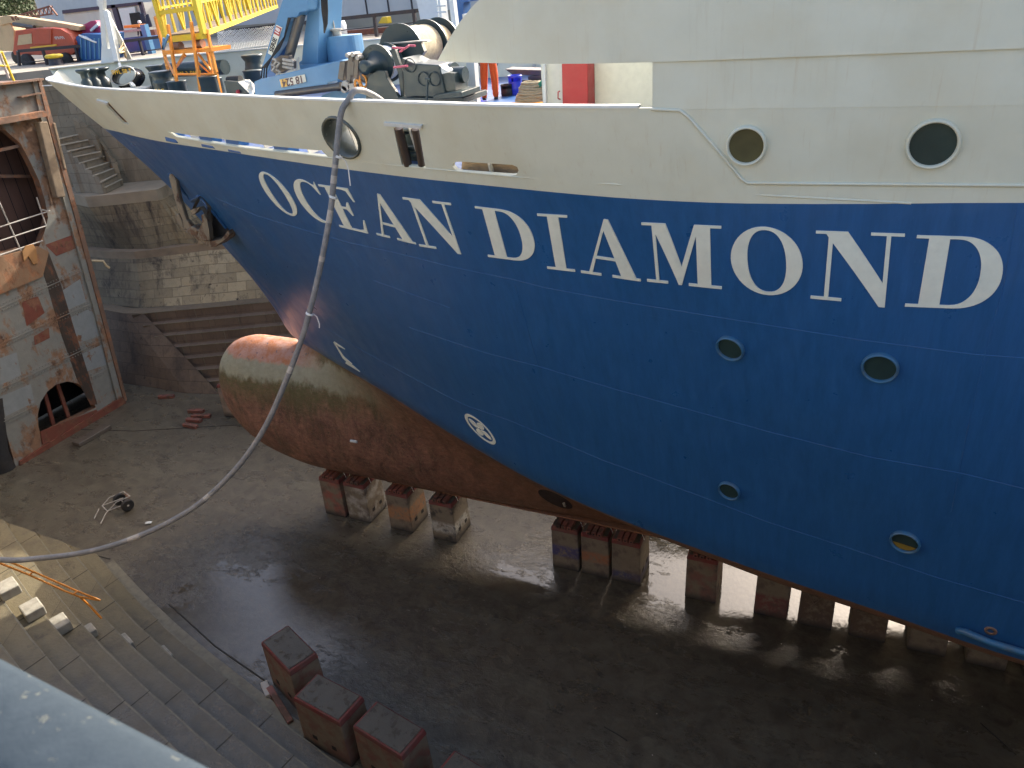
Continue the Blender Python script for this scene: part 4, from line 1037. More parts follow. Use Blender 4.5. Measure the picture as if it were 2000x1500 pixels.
kb = [(-16.35, 'red', 'red and grey keel block, first of the row below the bulb'), (-15.28, 'w', 'whitish grey keel block, second below the bulb, touching the red one'),
      (-13.5, 'o', 'keel block with an orange and white smear standing between two gaps'), (-11.75, 'k', 'keel block with white and black paint low on its face'),
      (-7.28, 'b', 'keel block with a deep blue band, leftmost of the group of three'), (-6.28, 'o2', 'keel block with an orange band, middle of the group of three'),
      (-5.28, 'b2', 'keel block with a small blue patch at its foot, rightmost of three'), (-2.97, 'r2', 'single keel block with a red scrawl standing just right of the group of three'),
      (-.95, 'rb', 'keel block, yellowish above and dark red below, under the blue hull'), (.26, 'br', 'plain brown keel block with a chalk arrow on its face'),
      (1.63, 'br2', 'plain brown keel block right of the one with the chalk arrow'), (3.1, 'rt', 'keel block with a dark red upper half near the blue pipe'), (4.5, 'wt', 'keel block with white flaking paint patches below the blue pipe'),
      (5.8, 'br3', 'dark keel block at the right edge of the picture')]
TI = {'red': ((.3, .05, .04), None), 'w': ((.42, .40, .36), None), 'o': ((.38, .17, .07), (.45, 1.15)), 'k': ((.5, .48, .42), (.3, .85)), 'b': ((.03, .035, .16), (.45, 1.0)),
      'o2': ((.33, .12, .05), (.5, 1.0)), 'b2': ((.03, .04, .13), (.1, .5)), 'r2': ((.2, .06, .05), None), 'rb': ((.16, .03, .03), (-.5, .85)), 'br': ((.08, .045, .03), (-.5, 2)), 'br2': ((.09, .05, .03), (-.5, 2)),
      'rt': ((.14, .03, .03), (.75, 1.7)), 'wt': ((.45, .4, .3), (.6, 1.3)), 'br3': ((.09, .05, .03), (-.5, 2))}
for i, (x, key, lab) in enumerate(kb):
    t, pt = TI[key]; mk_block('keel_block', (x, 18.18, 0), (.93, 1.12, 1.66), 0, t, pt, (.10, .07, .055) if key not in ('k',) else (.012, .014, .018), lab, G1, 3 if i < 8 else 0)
# chalk arrow on the plain block
m = MB(); f = 17.605-.0
for a, b in (((1578, 1158), (1590, 1180)), ((1590, 1180), (1612, 1162)), ((1583, 1157), (1600, 1160)), ((1592, 1164), (1600, 1172))):
    m.bar(aty(*a, f), aty(*b, f), .012, .03, up=(0, 1, 0))
o = m.build('chalk_mark', paint('chalk', (.2, .15, .12), .9, .2)); par = [q for q in bpy.data.objects if q.name.startswith('keel_block') and q.get('label', '').endswith('chalk arrow on its face')][0]; o.parent = par; o.matrix_parent_inverse = par.matrix_world.inverted()
G2 = 'loose concrete blocks on the dock floor by the near steps'
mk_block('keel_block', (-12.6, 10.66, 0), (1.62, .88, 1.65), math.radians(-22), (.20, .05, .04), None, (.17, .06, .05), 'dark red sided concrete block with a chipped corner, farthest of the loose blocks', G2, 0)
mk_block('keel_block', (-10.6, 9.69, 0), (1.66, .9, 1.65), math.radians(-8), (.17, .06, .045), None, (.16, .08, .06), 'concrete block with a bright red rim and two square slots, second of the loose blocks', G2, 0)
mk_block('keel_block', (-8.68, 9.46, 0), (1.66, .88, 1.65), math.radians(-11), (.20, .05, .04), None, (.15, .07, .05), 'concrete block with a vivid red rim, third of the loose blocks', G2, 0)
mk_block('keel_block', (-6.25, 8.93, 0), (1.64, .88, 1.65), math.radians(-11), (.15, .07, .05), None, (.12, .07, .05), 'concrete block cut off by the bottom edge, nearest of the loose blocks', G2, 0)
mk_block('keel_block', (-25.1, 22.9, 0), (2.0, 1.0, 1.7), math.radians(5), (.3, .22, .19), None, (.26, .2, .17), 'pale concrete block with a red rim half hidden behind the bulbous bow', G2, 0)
# loose pieces on the floor
for x, y, rz, lab in ((325, 775, .35, 'single red brown timber offcut lying nearest the far wall'), (383, 803, .25, 'red brown timber offcut at the back of the small heap'), (393, 813, .3, 'long red brown timber offcut across the small heap'),
                      (379, 821, .15, 'short red brown timber offcut in front of the heap'), (372, 832, .0, 'dark red timber offcut lying a little apart at the front of the heap')):
    p = atz(x, y, .06); m = MB(); m.box((p.x, p.y, .075), (.95 if x > 390 else .8, .2, .15), rz); tag(m.build('timber_offcut', 'crate', bevel=.015), lab, 'timber', 'timber offcuts on the dock floor')
p = atz(180, 850, .1); m = MB(); m.box((p.x, p.y, .1), (.5, 1.7, .2), -.05); tag(m.build('floor_plank', 'plank', bevel=.03), 'dark wet plank lying along the foot of the dock gate', 'plank')
p = atz(547, 1378, .1); m = MB(); m.box((p.x, p.y, .1), (1.5, .17, .2), -.5); tag(m.build('timber_beam', 'crate', bevel=.02), 'red brown timber beam leaning against the farthest loose block', 'timber')
p = atz(521, 1347, .1); m = MB(); m.box((p.x, p.y, .09), (.55, .2, .18), -.6); tag(m.build('timber_beam', 'truckgrey', bevel=.02), 'short grey timber beside the red beam', 'timber')
p = atz(290, 1021, .04); m = MB(); m.box((p.x, p.y, .04), (.24, .13, .05), .5); tag(m.build('scrap_pad', 'white', bevel=.02), 'small white pad lying on the floor near the hand truck', 'scrap')
p = atz(725, 1352, .02); 
# hand truck
tp = atz(228, 985, .25); T0 = Vector((tp.x, tp.y, 0))
ht = empty('hand_truck', T0, 'two-wheeled hand truck with pale tube frame lying on the dock floor', 'hand truck')
def fp(x, y, z): return atz(170+x/15, 940+y/15, z)
def wheel(c, ax, r=.24):
    w_ = MB(); a = Vector(ax).normalized(); w_.lathe(c-a*.05, [(r*.62, -.01), (r*.85, -.03), (r, .02), (r, .08), (r*.85, .13), (r*.62, .11)], 26, a); o = w_.build('wheel', 'black', ht)
    h_ = MB(); h_.lathe(c-a*.05, [(r*.6, .03), (r*.62, .06), (r*.2, .1), (.03, .13)], 20, a); h_.build('hub', 'truckgrey', o)
ax = (fp(1185, 690, .25)-fp(960, 500, .25)); wheel(fp(1185, 700, .25), ax); wheel(fp(940, 520, .25), ax)
m = MB()
for l in ([(1060, 300, .5), (650, 480, .35), (440, 720, .3), (590, 870, .25)], [(1260, 440, .5), (860, 610, .4), (550, 940, .2), (390, 1250, .05)], [(440, 720, .3), (1060, 490, .4)], [(350, 800, .2), (210, 1090, .03)], [(590, 870, .25), (1040, 710, .3)], [(1185, 700, .25), (940, 520, .25)], [(1060, 300, .5), (1260, 440, .5)]):
    m.tube([fp(*q) for q in l], .02, 7)
m.build('frame', 'truckgrey', ht)
m = MB(); m.prism([fp(1070, 300, .5), fp(1160, 320, .35), fp(1270, 430, .35), fp(1250, 520, .3), fp(1130, 460, .3)], (0, 0, .02)); m.build('toe_plate', 'rustedge', ht)
# orange ladder on the steps
la = empty('ladder', atz(100, 1130, 2.6), 'slim orange steel ladder propped over the near steps under the hose', 'ladder')
def lq(x, y, z): return atz(x/6.25, 1000+y/6.25, z)
m = MB(); r1 = [lq(-200, 530, 4.6), lq(0, 625, 4.1), lq(350, 765, 3.5), lq(780, 960, 2.8), lq(970, 1035, 2.4), lq(1225, 1078, 2.1)]; r2 = [lq(-60, 540, 4.4), lq(130, 612, 4.1), lq(420, 735, 3.5), lq(930, 960, 2.6), lq(1225, 1078, 2.1)]
m.tube(r1, .028, 8); m.build('stile', 'orange', la); m = MB(); m.tube(r2, .028, 8); m.build('stile', 'orange', la)
for a, b in (((350, 775, 3.5), (405, 730, 3.5)), ((900, 1000, 2.6), (950, 965, 2.6)), ((-40, 605, 4.2), (60, 585, 4.2))): m = MB(); m.tube([lq(*a), lq(*b)], .024, 8); m.build('rung', 'orange', la)
m = MB(); m.tube([lq(980, 1040, 2.4), lq(1100, 1150, 1.9), lq(1240, 1300, 1.5)], .03, 8); m.build('prop_leg', 'orange', la)
# ================================================================== HOSE
hose = [(735, 196), (712, 192), (694, 190), (680, 196), (668, 215), (662, 250), (657, 300), (652, 350), (646, 410), (630, 500), (617, 560), (604, 612), (590, 660), (560, 740), (520, 830), (470, 905), (400, 975), (330, 1020), (250, 1055), (170, 1078), (80, 1090), (0, 1093)]
P1 = atz(694, 190, ZT+.06); Q = Vector((-16, 4, 0)); nn = Vector((-(Q.y-P1.y), Q.x-P1.x, 0))
pts = []
for i, (x, y) in enumerate(hose):
    if i < 3: continue
    r = Vector(ray(x, y)); t = nn.dot(P1-Vector(O))/nn.dot(r); pts.append(Vector(O)+r*t)
lead = [P1+Vector((.1, 1.6, -1.0)), P1+Vector((.06, .8, -.25)), P1+Vector((.03, .35, .02)), P1+Vector((0, .03, .1))]
tail = [pts[-1]+Vector((-.9, -.8, .7)), pts[-1]+Vector((-1.8, -1.6, 2.4)), pts[-1]+Vector((-2.3, -2.4, 4.8)), pts[-1]+Vector((-2.6, -3.6, 6.4)), pts[-1]+Vector((-2.8, -6, 6.65))]
ctrl = lead+pts+tail
def catmull(P_, n=6):
    o = []
    for i in range(len(P_)-1):
        p0, p1, p2, p3 = P_[max(i-1, 0)], P_[i], P_[i+1], P_[min(i+2, len(P_)-1)]
        for k in range(n):
            t = k/n; o.append(.5*((2*p1)+(p2-p0)*t+(2*p0-5*p1+4*p2-p3)*t*t+(3*p1-p0-3*p2+p3)*t**3))
    return o+[P_[-1]]
hs = empty('hose', P1, 'thick grey hose hanging in a long curve from the bulwark to the near steps', 'hose')
m = MB(); m.tube(catmull(ctrl, 7), .053, 14); m.build('hose_pipe', 'hose', hs)
hc = catmull(ctrl, 7); random.seed(2)
for i in (52, 55, 63, 70, 96, 118, 131):
    m = MB(); m.tube(hc[i:i+2+i % 2], [.0545]*(2+i % 2), 14, False); m.build('worn_stretch', 'truckgrey', hs)
def hpt(px, py): r = Vector(ray(px, py)); return Vector(O)+r*(nn.dot(P1-Vector(O))/nn.dot(r))
for (x, y, tail_) in ((605, 612, 1), (651, 384, 0), (661, 305, 2)):
    m = MB(); c = hpt(x, y); d = (hpt(x-6, y+20)-c).normalized(); u = d.cross(Vector((0, 1, 0))).normalized(); v = d.cross(u)
    for j in range(2): m.tube([c+d*(.02*j)+(u*math.cos(a)+v*math.sin(a))*.064 for a in [2*math.pi*k/12 for k in range(12)]], .011, 6, closed=True)
    if tail_: m.tube([c-v*.07, c-v*.12+Vector((.06, 0, -.08)), c-v*.1+Vector((.1, 0, -.22)), c-v*.1+Vector((.08, 0, -.3 if tail_ == 1 else -.5))], .012, 6); m.tube([c-v*.07, c-v*.1+Vector((-.05, 0, .06)), c-v*.1+Vector((-.08, 0, .1))], .012, 6)
    m.build('rope_tie', 'net', hs)
# ================================================================== RAILING BY THE CAMERA
ra = atz(0, 1272, 16.56); rb = atz(440, 1500, 16.56); d = (rb-ra).normalized(); pr = Vector((d.y, -d.x, 0)); wd = .062
if pr.y > 0: pr = -pr
rl_ = empty('handrail', ra, 'chipped blue grey steel handrail close to the camera', 'handrail')
c0 = ra-d*.9; c1 = rb+d*.6; m = MB(); prof = []
for k in range(13):
    a = math.radians(90-180*k/12 + 0); prof.append((wd*(1-math.cos(0))*0 + wd*(math.sin(a)*-1+1)/1*1, .02*math.cos(a)-.0))
rows = []
for w0, z0 in ((0, -.012), (0.004, -.002), (.012, .004), (.03, .007), (.06, .008), (.075, .005), (.082, -.003), (.083, -.02), (.075, -.035), (.01, -.035), (0, -.025), (0, -.012)):
    rows.append([c0+pr*w0+Vector((0, 0, z0)), (c0+c1)/2+pr*w0+Vector((0, 0, z0)), c1+pr*w0+Vector((0, 0, z0))])
m.grid(rows, True); m.build('top_rail', 'rail', rl_, recalc=True)
for t in (0.02, 1.0):
    m = MB(); p = c0.lerp(c1, t)+pr*.04; m.cyl((p.x, p.y, ZQ-.6), (p.x, p.y, 16.53), .02, 12); m.build('post', 'rail', rl_)
m = MB(); m.box(((c0.x+c1.x)/2, (c0.y+c1.y)/2-.75, 15.2), (3.4, 1.3, .06), math.atan2(d.y, d.x)); tag(m.build('gangway_platform', 'steel'), 'grey steel platform under the photographer', 'platform')


# ================================================================== DECK GEAR
def ppy(m, pts, Y, dep): return m.prism([aty(x, y, Y) for x, y in pts], (0, dep, 0))
def crop(pts, x0, y0, k): return [(x0+x/k, y0+y/k) for x, y in pts]
# foremast on the bow
ms = empty('bow_mast', aty(215, 122, 19.4), 'white tripod mast with a slotted foot plate standing on the bow', 'mast')
m = MB(); k = 7.14; C2 = lambda l: crop(l, 180, 0, k)
ppy(m, C2([(60, -120), (150, -120), (160, 130), (200, 600), (215, 680), (245, 680), (255, 640), (170, 140), (215, 180), (330, 620), (350, 860), (120, 875), (130, 620), (95, 100), (60, 60)]), 19.4, .12); m.build('foot_plate', 'white', ms, bevel=.01)
m = MB(); m.bar(aty(180+180/k, 150/k, 19.6), aty(180+520/k, 820/k, 20.8), .16, .1); m.build('strut', 'white', ms)
m = MB(); m.bar(aty(180+190/k, 160/k, 19.4), aty(180+340/k, 860/k, 19.0), .14, .1); m.build('strut', 'white', ms)
m = MB(); 
for i in range(3): m.tube([aty(180+(315+i*12)/k, (690+i*15)/k, 19.6), aty(180+(370+i*12)/k, (720+i*8)/k, 19.8), aty(180+(430+i*5)/k, (600+i*60)/k, 20.2), aty(180+(470)/k, (800)/k, 20.5)], .03, 7)
m.build('cordage', 'rope', ms)
# pedestal rollers in the eyes of the ship
for i, (x, y, r, lab) in enumerate(((165, 150, .13, 'small grey mushroom roller nearest the stem'), (181, 148, .15, 'grey mushroom roller in the middle of three at the bow'), (196, 146, .2, 'largest grey mushroom roller of three at the bow'))):
    p = aty(x, y, 17.5+.5*i); m = MB(); m.lathe((p.x, p.y, 14.3), [(r*1.2, 0), (r*1.2, p.z-14.3-.15), (r*.8, p.z-14.3-.08), (r*.8, p.z-14.3+.08), (r*1.5, p.z-14.3+.14), (r*1.6, p.z-14.3+.2), (r*1.2, p.z-14.3+.22)], 24)
    tag(m.build('pedestal_roller', 'green'), lab, 'fairlead roller', 'pedestal rollers at the bow')
m = MB(); p = aty(185, 160, 17.6); m.box((p.x+.5, p.y+.75, 14.65), (1.2, .6, .6), .5); m.build('roller_seat', 'bulwarkin', ship, bevel=.05)
# big panama chock
pc_ = empty('mooring_chock', aty(243, 148, 19.0), 'black glossy oval mooring chock marked SWL 58 T with a pale rim', 'mooring chock')
c = aty(240, 148, 18.6); m = MB(); ax_ = Vector((.45, -.8, .25)).normalized(); u = ax_.cross(Vector((0, 0, 1))).normalized(); v = u.cross(ax_)
rw = []
for a_, b_, dd in ((.38, .27, .03), (.40, .29, .0), (.36, .25, -.06), (.30, .2, -.25), (.34, .24, -.55), (.45, .33, -.62)):
    rw.append([c+ax_*dd+(u*a_*math.cos(t)+(v*b_-u*.1)*math.sin(t)) for t in [2*math.pi*i/32 for i in range(33)]])
m.grid(rw[2:], True); m.build('chock_body', paint('glossy_black', (.012, .012, .014), .12, .1), pc_, recalc=True); m = MB(); m.grid(rw[:3], True); m.build('rim', 'white', pc_, recalc=True)
m = MB(); sign_text(m, 'SWL 58 T', .17, aty(237, 140, 18.35), (1, .25, .02), (0, 0, 1), .0, .004); m.build('marking', 'swl', pc_)
m = MB(); m.bar(aty(233, 124, 18.9), aty(236, 134, 18.8), .08); m.bar(aty(256, 163, 18.5), aty(262, 170, 18.4), .1); m.build('stay', 'white', pc_)
def bollard(px, top, r, Y, lab, collar=True, text=None, name='mooring_bollard'):
    p = aty(px, top, Y); Hh = p.z-14.3; e = empty(name, (p.x, p.y, 14.3), lab, 'bollard', 'dark green mooring posts on the foredeck'); m = MB()
    pr_ = [(r*1.15, 0), (r*1.15, .05), (r, .08), (r, Hh*.72), (r*1.03, Hh*.74), (r*.95, Hh*.78), (r*.85, Hh*.88), (r*1.15, Hh*.97), (r*1.15, Hh), (r*.9, Hh+.01), (.02, Hh-.02)] if collar else [(r*1.1, 0), (r, .05), (r, Hh-.03), (r*1.06, Hh-.02), (r*1.06, Hh), (.01, Hh+.005)]
    m.lathe((p.x, p.y, 14.3), pr_, 30); m.build('post', 'green', e)
    if text:
        m = MB(); vs, fs = text_mesh(text, .19, .006); dr = Vector((.45, -.89, 0)).normalized(); tx = Vector((-dr.y, dr.x, 0)); R_ = r+.008
        m.add([Vector((p.x, p.y, 14.3+Hh*.55+v_.y)) + dr*R_*math.cos(v_.x/R_) + tx*R_*math.sin(v_.x/R_) for v_ in vs], fs); m.build('marking', 'swl', e)
bollard(314, 139, .31, 17.6, 'collared mooring bollard marked SWL 3, in front of the orange stand', True, 'SWL 3')
bollard(300, 128, .22, 19.0, 'smaller dark bollard half hidden behind the one marked SWL 3')
bollard(344, 158, .26, 16.9, 'plain dark post just right of the bollard marked SWL 3', False)
bollard(405, 149, .24, 16.8, 'tall plain post in front of the orange stand', False); bollard(420, 152, .17, 17.3, 'narrower plain post right behind the tall one', False)
bollard(491, 107, .26, 18.6, 'collared bollard with yellow SWL mark left of the blue crane', True, 'SWL')
bollard(493, 137, .26, 17.6, 'low plain post in front of the collared bollard by the crane', False)
m = MB(); p = aty(355, 137, 19.6); m.cyl(aty(325, 137, 19.8), aty(440, 131, 19.8), .22, 16); o = m.build('mooring_roller', 'green'); tag(o, 'long dark roller lying behind the orange stand with yellow letters', 'roller')
m = MB(); sign_text(m, 'SWL 3  SWL T', .17, aty(370, 143, 19.5), (1, 0, 0), (0, -.3, 1), 0, .004); t_ = m.build('marking', 'swl', o)
# small dark hatch and stoppers near the crane
e = empty('rope_stopper', aty(455, 175, 16.4), 'dark green wedge shaped rope stopper with a red knob beside the crane', 'rope stopper')
m = MB(); ppy(m, [(436, 158), (463, 160), (487, 184), (444, 190)], 16.4, .5); m.build('housing', 'green', e, bevel=.03); m = MB(); m.lathe(aty(466, 179, 16.38), [(.05, 0), (.05, .05), (.01, .06)], 14, (0, -1, 0)); m.build('knob', 'red', e)
m = MB(); m.cyl(aty(446, 157, 16.7), aty(470, 155, 16.7), .1, 14); m.build('motor', 'black', e)
m = MB(); 
for i in range(5): m.tube([aty(480+i*2, 158+i, 16.5), aty(490, 162+i*1.5, 16.3), aty(485+i*2, 175, 16.4), aty(492, 187, 16.2)], .035, 7)
tag(m.build('rope_bundle', 'net'), 'white rope bundle hanging beside the crane boom', 'rope')
# orange stand under the gangway
sd = empty('gangway_stand', aty(370, 160, 17), 'orange steel trestle stand carrying the yellow gangway on the foredeck', 'stand')
def st_bar(nm, a, b, Ya, Yb, w_=.075, mat='orange', par=None): m = MB(); m.bar(aty(*a, Ya), aty(*b, Yb), w_); return m.build(nm, mat, par or sd)
for a, b, Ya, Yb in (((328, 48), (347, 172), 16.8, 16.8), ((373, 42), (392, 180), 16.8, 16.8), ((404, 57), (431, 182), 17.0, 17.0), ((320, 100), (333, 160), 18.2, 18.2), ((404, 95), (418, 160), 18.2, 18.2), ((303, 33), (320, 100), 18.2, 18.2)): st_bar('leg', a, b, Ya, Yb, .07)
for a, b, Ya, Yb in (((333, 144), (362, 108), 18, 17), ((387, 105), (414, 140), 17, 17), ((345, 145), (420, 145), 17, 17), ((322, 110), (347, 160), 18.2, 16.9), ((385, 121), (412, 145), 17, 17.2), ((303, 33), (312, 31), 18.2, 17.6), ((406, 93), (425, 142), 17.6, 17), ((360, 105), (345, 130), 17, 17)): st_bar('brace', a, b, Ya, Yb, .05)
m = MB(); ppy(m, [(319, 99), (412, 93), (413, 101), (321, 107)], 16.9, .75); m.build('platform', 'orange', sd)
for x, y in ((347, 90), (389, 85)):
    m = MB(); p = aty(x, y, 17.1); m.cyl(p-Vector((.13, 0, 0)), p+Vector((.13, 0, 0)), .11, 18); m.build('support_roller', 'rustedge', sd)
st_bar('strap', (318, 96), (329, 68), 16.7, 16.7, .05, 'blue'); st_bar('strap', (319, 96), (320, 74), 16.7, 16.7, .05, 'blue')
# yellow gangway
gw = empty('gangway', aty(360, 75, 17.4), 'long yellow lattice gangway resting on the orange stand and crossing to the far quay', 'gangway')
A = aty(326, 74, 17.2); B = aty(398, 66, 16.9); Cn = aty(494, 30, 25.5); D = (Cn-B); ux = D.normalized(); z1 = Vector((0, 0, 1)); sd_ = (A-B)
LEN = D.length*1.9
for nm, o0 in (('side_frame', B), ('side_frame', A)):
    m = MB(); Ht = 1.75; nb = 16
    m.bar(o0, o0+ux*LEN, .1, .12); m.bar(o0+z1*Ht, o0+z1*Ht+ux*LEN, .1, .12)
    for zf in (.42, .8): m.bar(o0+z1*Ht*zf, o0+z1*Ht*zf+ux*LEN, .035, .05)
    for i in range(nb+1):
        p = o0+ux*(LEN*i/nb); m.bar(p, p+z1*Ht, .06, .06)
        if i < nb: m.bar(p+z1*Ht*(i % 2), o0+ux*(LEN*(i+1)/nb)+z1*Ht*((i+1) % 2), .06, .06)
    m.build(nm, 'yellow', gw)
for i in range(0, 23, 2):
    p = B+ux*(LEN*i/22)
    for h_ in (0, 1.75): m = MB(); m.bar(p+z1*h_, p+sd_+z1*h_, .07, .07); m.build('cross_beam', 'yellow', gw)
m = MB()
m.bar(B+z1*.62, A+z1*.62, .1, .1); m.bar(B+z1*1.1, A+z1*1.1, .1, .1); m.bar(B-z1*.05, A-z1*.05, .14, .14); m.bar(A+sd_.normalized()*.03, A+z1*1.9+sd_.normalized()*.1, .14, .14); m.bar(B, B+z1*1.9, .14, .14)
m.build('end_frame', 'yellow', gw)
m = MB(); m.prism([B+z1*.04, A+z1*.04, A+z1*.04+ux*LEN, B+z1*.04+ux*LEN], (0, 0, .03)); m.build('walkway', 'wood', gw)
# blue knuckle crane
k = 7.14; C3 = lambda l: crop(l, 480, 0, k)
cr = empty('deck_crane', aty(610, 180, 17.2), 'light blue folding knuckle-boom crane with an upside-down 18524 plate on the foredeck', 'crane')
m = MB(); ppy(m, C3([(115, 1140), (200, 1105), (1320, 840), (1390, 850), (1300, 1110), (1140, 1155), (1130, 1270), (1090, 1280), (1030, 1190), (600, 1270), (360, 1335), (125, 1340)]), 15.9, .42); m.build('outer_boom', 'blue', cr, bevel=.015)
m = MB(); ppy(m, C3([(200, 1010), (470, 130), (530, -60), (560, -200), (880, -200), (865, 130), (850, 155), (750, 170), (720, 225), (690, 245), (630, 240), (590, 300), (520, 590), (270, 1085), (205, 1100)]), 16.5, .40); m.build('inner_boom', 'blue', cr, bevel=.015)
m = MB(); m.cyl(aty(*C3([(770, 190)])[0], 16.7), aty(*C3([(600, 800)])[0], 16.6), .12, 16); m.build('cylinder', 'steel', cr)
m = MB(); m.cyl(aty(*C3([(640, 260)])[0], 16.75), aty(*C3([(490, 800)])[0], 16.75), .1, 16); m.build('cylinder', 'blue2', cr)
m = MB(); m.cyl(aty(*C3([(430, 1320)])[0], 15.9), aty(*C3([(1290, 1210)])[0], 15.9), .085, 16); m.cyl(aty(*C3([(1280, 1212)])[0], 15.9), aty(*C3([(1340, 1200)])[0], 15.9), .1, 16); m.build('cylinder', 'steel', cr)
m = MB(); ppy(m, C3([(880, -200), (1040, -200), (1000, 900), (990, 910), (745, 915), (740, 870), (780, 840), (800, 600), (865, 130)]), 16.9, .95); m.build('column', 'blue', cr, bevel=.02)
m = MB(); ppy(m, C3([(740, 905), (1010, 895), (1180, 880), (1180, 1000), (760, 1010)]), 16.8, 1.1); m.build('column_foot', 'blue', cr, bevel=.03)
m = MB(); p = aty(*C3([(1360, 560)])[0], 17.6)
tb = aty(*C3([(1440, 1000)])[0], 17.6); m.prism([Vector((tb.x+.44*math.copysign(abs(math.cos(a))**.6, math.cos(a)), 17.6+.38*math.copysign(abs(math.sin(a))**.6, math.sin(a)), 14.9)) for a in [2*math.pi*i/28 for i in range(28)]], (0, 0, aty(*C3([(1360, 500)])[0], 17.3).z-14.9)); m.build('oil_tank', 'blue', cr, bevel=.04)
m = MB(); p = aty(*C3([(1270, 460)])[0], 17.5); m.cyl(p-Vector((0, 0, .1)), p+Vector((0, 0, .08)), .11, 16); m.cyl(p+Vector((0, 0, .06)), p+Vector((0, 0, .1)), .15, 16); m.tube([p+Vector((-.05, 0, .1)), p+Vector((-.05, 0, .3))], .015, 6); m.build('filler_cap', 'truckgrey', cr)
m = MB()
for q in ([(1280, 1100), (1310, 860), (1390, 850), (1350, 1130)], [(1400, 1150), (1430, 760), (1490, 770), (1450, 1160)], [(1500, 1130), (1520, 750), (1570, 760), (1560, 1120)], [(1460, 1050), (1480, 860), (1510, 860), (1500, 1060)]): ppy(m, C3(q), 15.75, .25)
m.build('link_plate', 'steel', cr, bevel=.01)
m = MB()
for x, y, r_ in ((1445, 765, .05), (1520, 755, .05), (1590, 800, .05), (1640, 880, .06), (1420, 1190, .11), (1500, 1210, .09), (1560, 1130, .07), (1400, 1240, .08)): p = aty(*C3([(x, y)])[0], 15.8); m.cyl(p-Vector((0, .1, 0)), p+Vector((0, .16, 0)), r_, 12)
tag(m.build('pivot_pin', 'truckgrey', cr), kind='stuff')
m = MB(); p = aty(*C3([(1690, 1060)])[0], 15.8); m.lathe(p, [(.13, -.08), (.16, -.05), (.16, .05), (.13, .08)], 18, (.5, -.8, 0)); m.build('hook_block', 'steel', cr)
m = MB(); c = aty(*C3([(1640, 1130)])[0], 15.7); m.tube([c+Vector((.09*math.cos(a), 0, .13*math.sin(a))) for a in [2*math.pi*i/16 for i in range(16)]], .028, 7, closed=True); c = aty(*C3([(1560, 1180)])[0], 15.7); m.tube([c+Vector((.07*math.cos(a), 0, .1*math.sin(a))) for a in [2*math.pi*i/16 for i in range(16)]], .03, 7, closed=True); m.build('shackle', 'orange', cr)
m = MB(); ppy(m, C3([(350, 850), (480, 770), (600, 770), (620, 820), (670, 860), (670, 960), (560, 990), (520, 1020), (400, 1030), (350, 980)]), 16.3, .12); m.build('valve_block', 'steel', cr, bevel=.02)
m = MB(); 
for y in (830, 880, 930): m.cyl(aty(*C3([(520, y)])[0], 16.2), aty(*C3([(660, y+25)])[0], 16.2), .035, 10)
for x, y in ((400, 850), (380, 930), (450, 1000), (440, 880)): m.tube([aty(*C3([(x-20, y-30)])[0], 16.2), aty(*C3([(x+30, y)])[0], 16.15), aty(*C3([(x-10, y+60)])[0], 16.2)], .03, 7)
m.build('valve_fitting', 'truckgrey', cr)
m = MB(); 
for i in range(3): m.tube([aty(*C3([(620-i*12, 250)])[0], 16.35), aty(*C3([(540, 520)])[0], 16.35), aty(*C3([(470-i*25, 680)])[0], 16.35), aty(*C3([(230+i*30, 950)])[0], 16.35), aty(*C3([(215+i*35, 1090)])[0], 16.3)], .02, 7)
for i in range(6): m.tube([aty(*C3([(1050+i*16, -100)])[0], 16.85), aty(*C3([(1065+i*15, 150)])[0], 16.8), aty(*C3([(1090+i*9, 330)])[0], 16.85), aty(*C3([(1095, 460)])[0], 16.85)], .017, 6)
m.build('hydraulic_line', 'black', cr)
m = MB(); ppy(m, C3([(1050, 1330), (1260, 1260), (1690, 1230), (1700, 1400), (1050, 1400)]), 16.2, .9); m.build('base_frame', 'blue', cr, bevel=.02)
q = [aty(*p_, 15.88) for p_ in C3([(475, 1110), (825, 1035), (845, 1140), (500, 1220)])]; m = MB(); m.prism(q, (0, -.01, 0)); pl = m.build('number_plate', paint('plate_white', (.72, .68, .55), .5, .1), cr)
m = MB(); ppy(m, C3([(475, 1110), (570, 1090), (590, 1200), (500, 1220)]), 15.869, -.002); m.build('plate_corner', paint('plate_amber', (.75, .45, .1), .5, .1), pl)
xa = (q[0]-q[1]).normalized(); ya = -(q[1]-q[2]).normalized()*-1; ya = (q[2]-q[1]).normalized()
m = MB(); sign_text(m, '18 524', .24, sum(q, Vector())/4+Vector((0, -.02, 0)), xa, ya, 0, .006)
m.build('digits', paint('plate_digits', (.12, .06, .06), .5, .1), pl)
q = [aty(*p_, 16.48) for p_ in C3([(310, 740), (430, 345), (512, 385), (378, 785)])]; m = MB(); m.prism(q, (0, -.01, 0)); pl = m.build('name_plate', paint('name_plate_cream', (.75, .72, .6), .5, .1), cr)
xa = (q[1]-q[0]).normalized(); ya = (q[0]-q[3]).normalized()
m = MB(); sign_text(m, 'SERIE', .16, q[0].lerp(q[1], .35).lerp(q[3].lerp(q[2], .35), .5)+Vector((0, -.014, 0)), xa, ya, 0, .007); m.build('name_letters', 'black', pl)
m = MB(); m.prism([q[0].lerp(q[1], .70)+Vector((0, -.011, 0)), q[1].lerp(q[2], .08).lerp(q[0], .03)+Vector((0, -.011, 0)), q[2].lerp(q[1], .08).lerp(q[3], .03)+Vector((0, -.011, 0)), q[3].lerp(q[2], .70)+Vector((0, -.011, 0))], (0, -.004, 0)); m.build('red_field', paint('dull_red', (.4, .06, .05), .5, .1), pl)
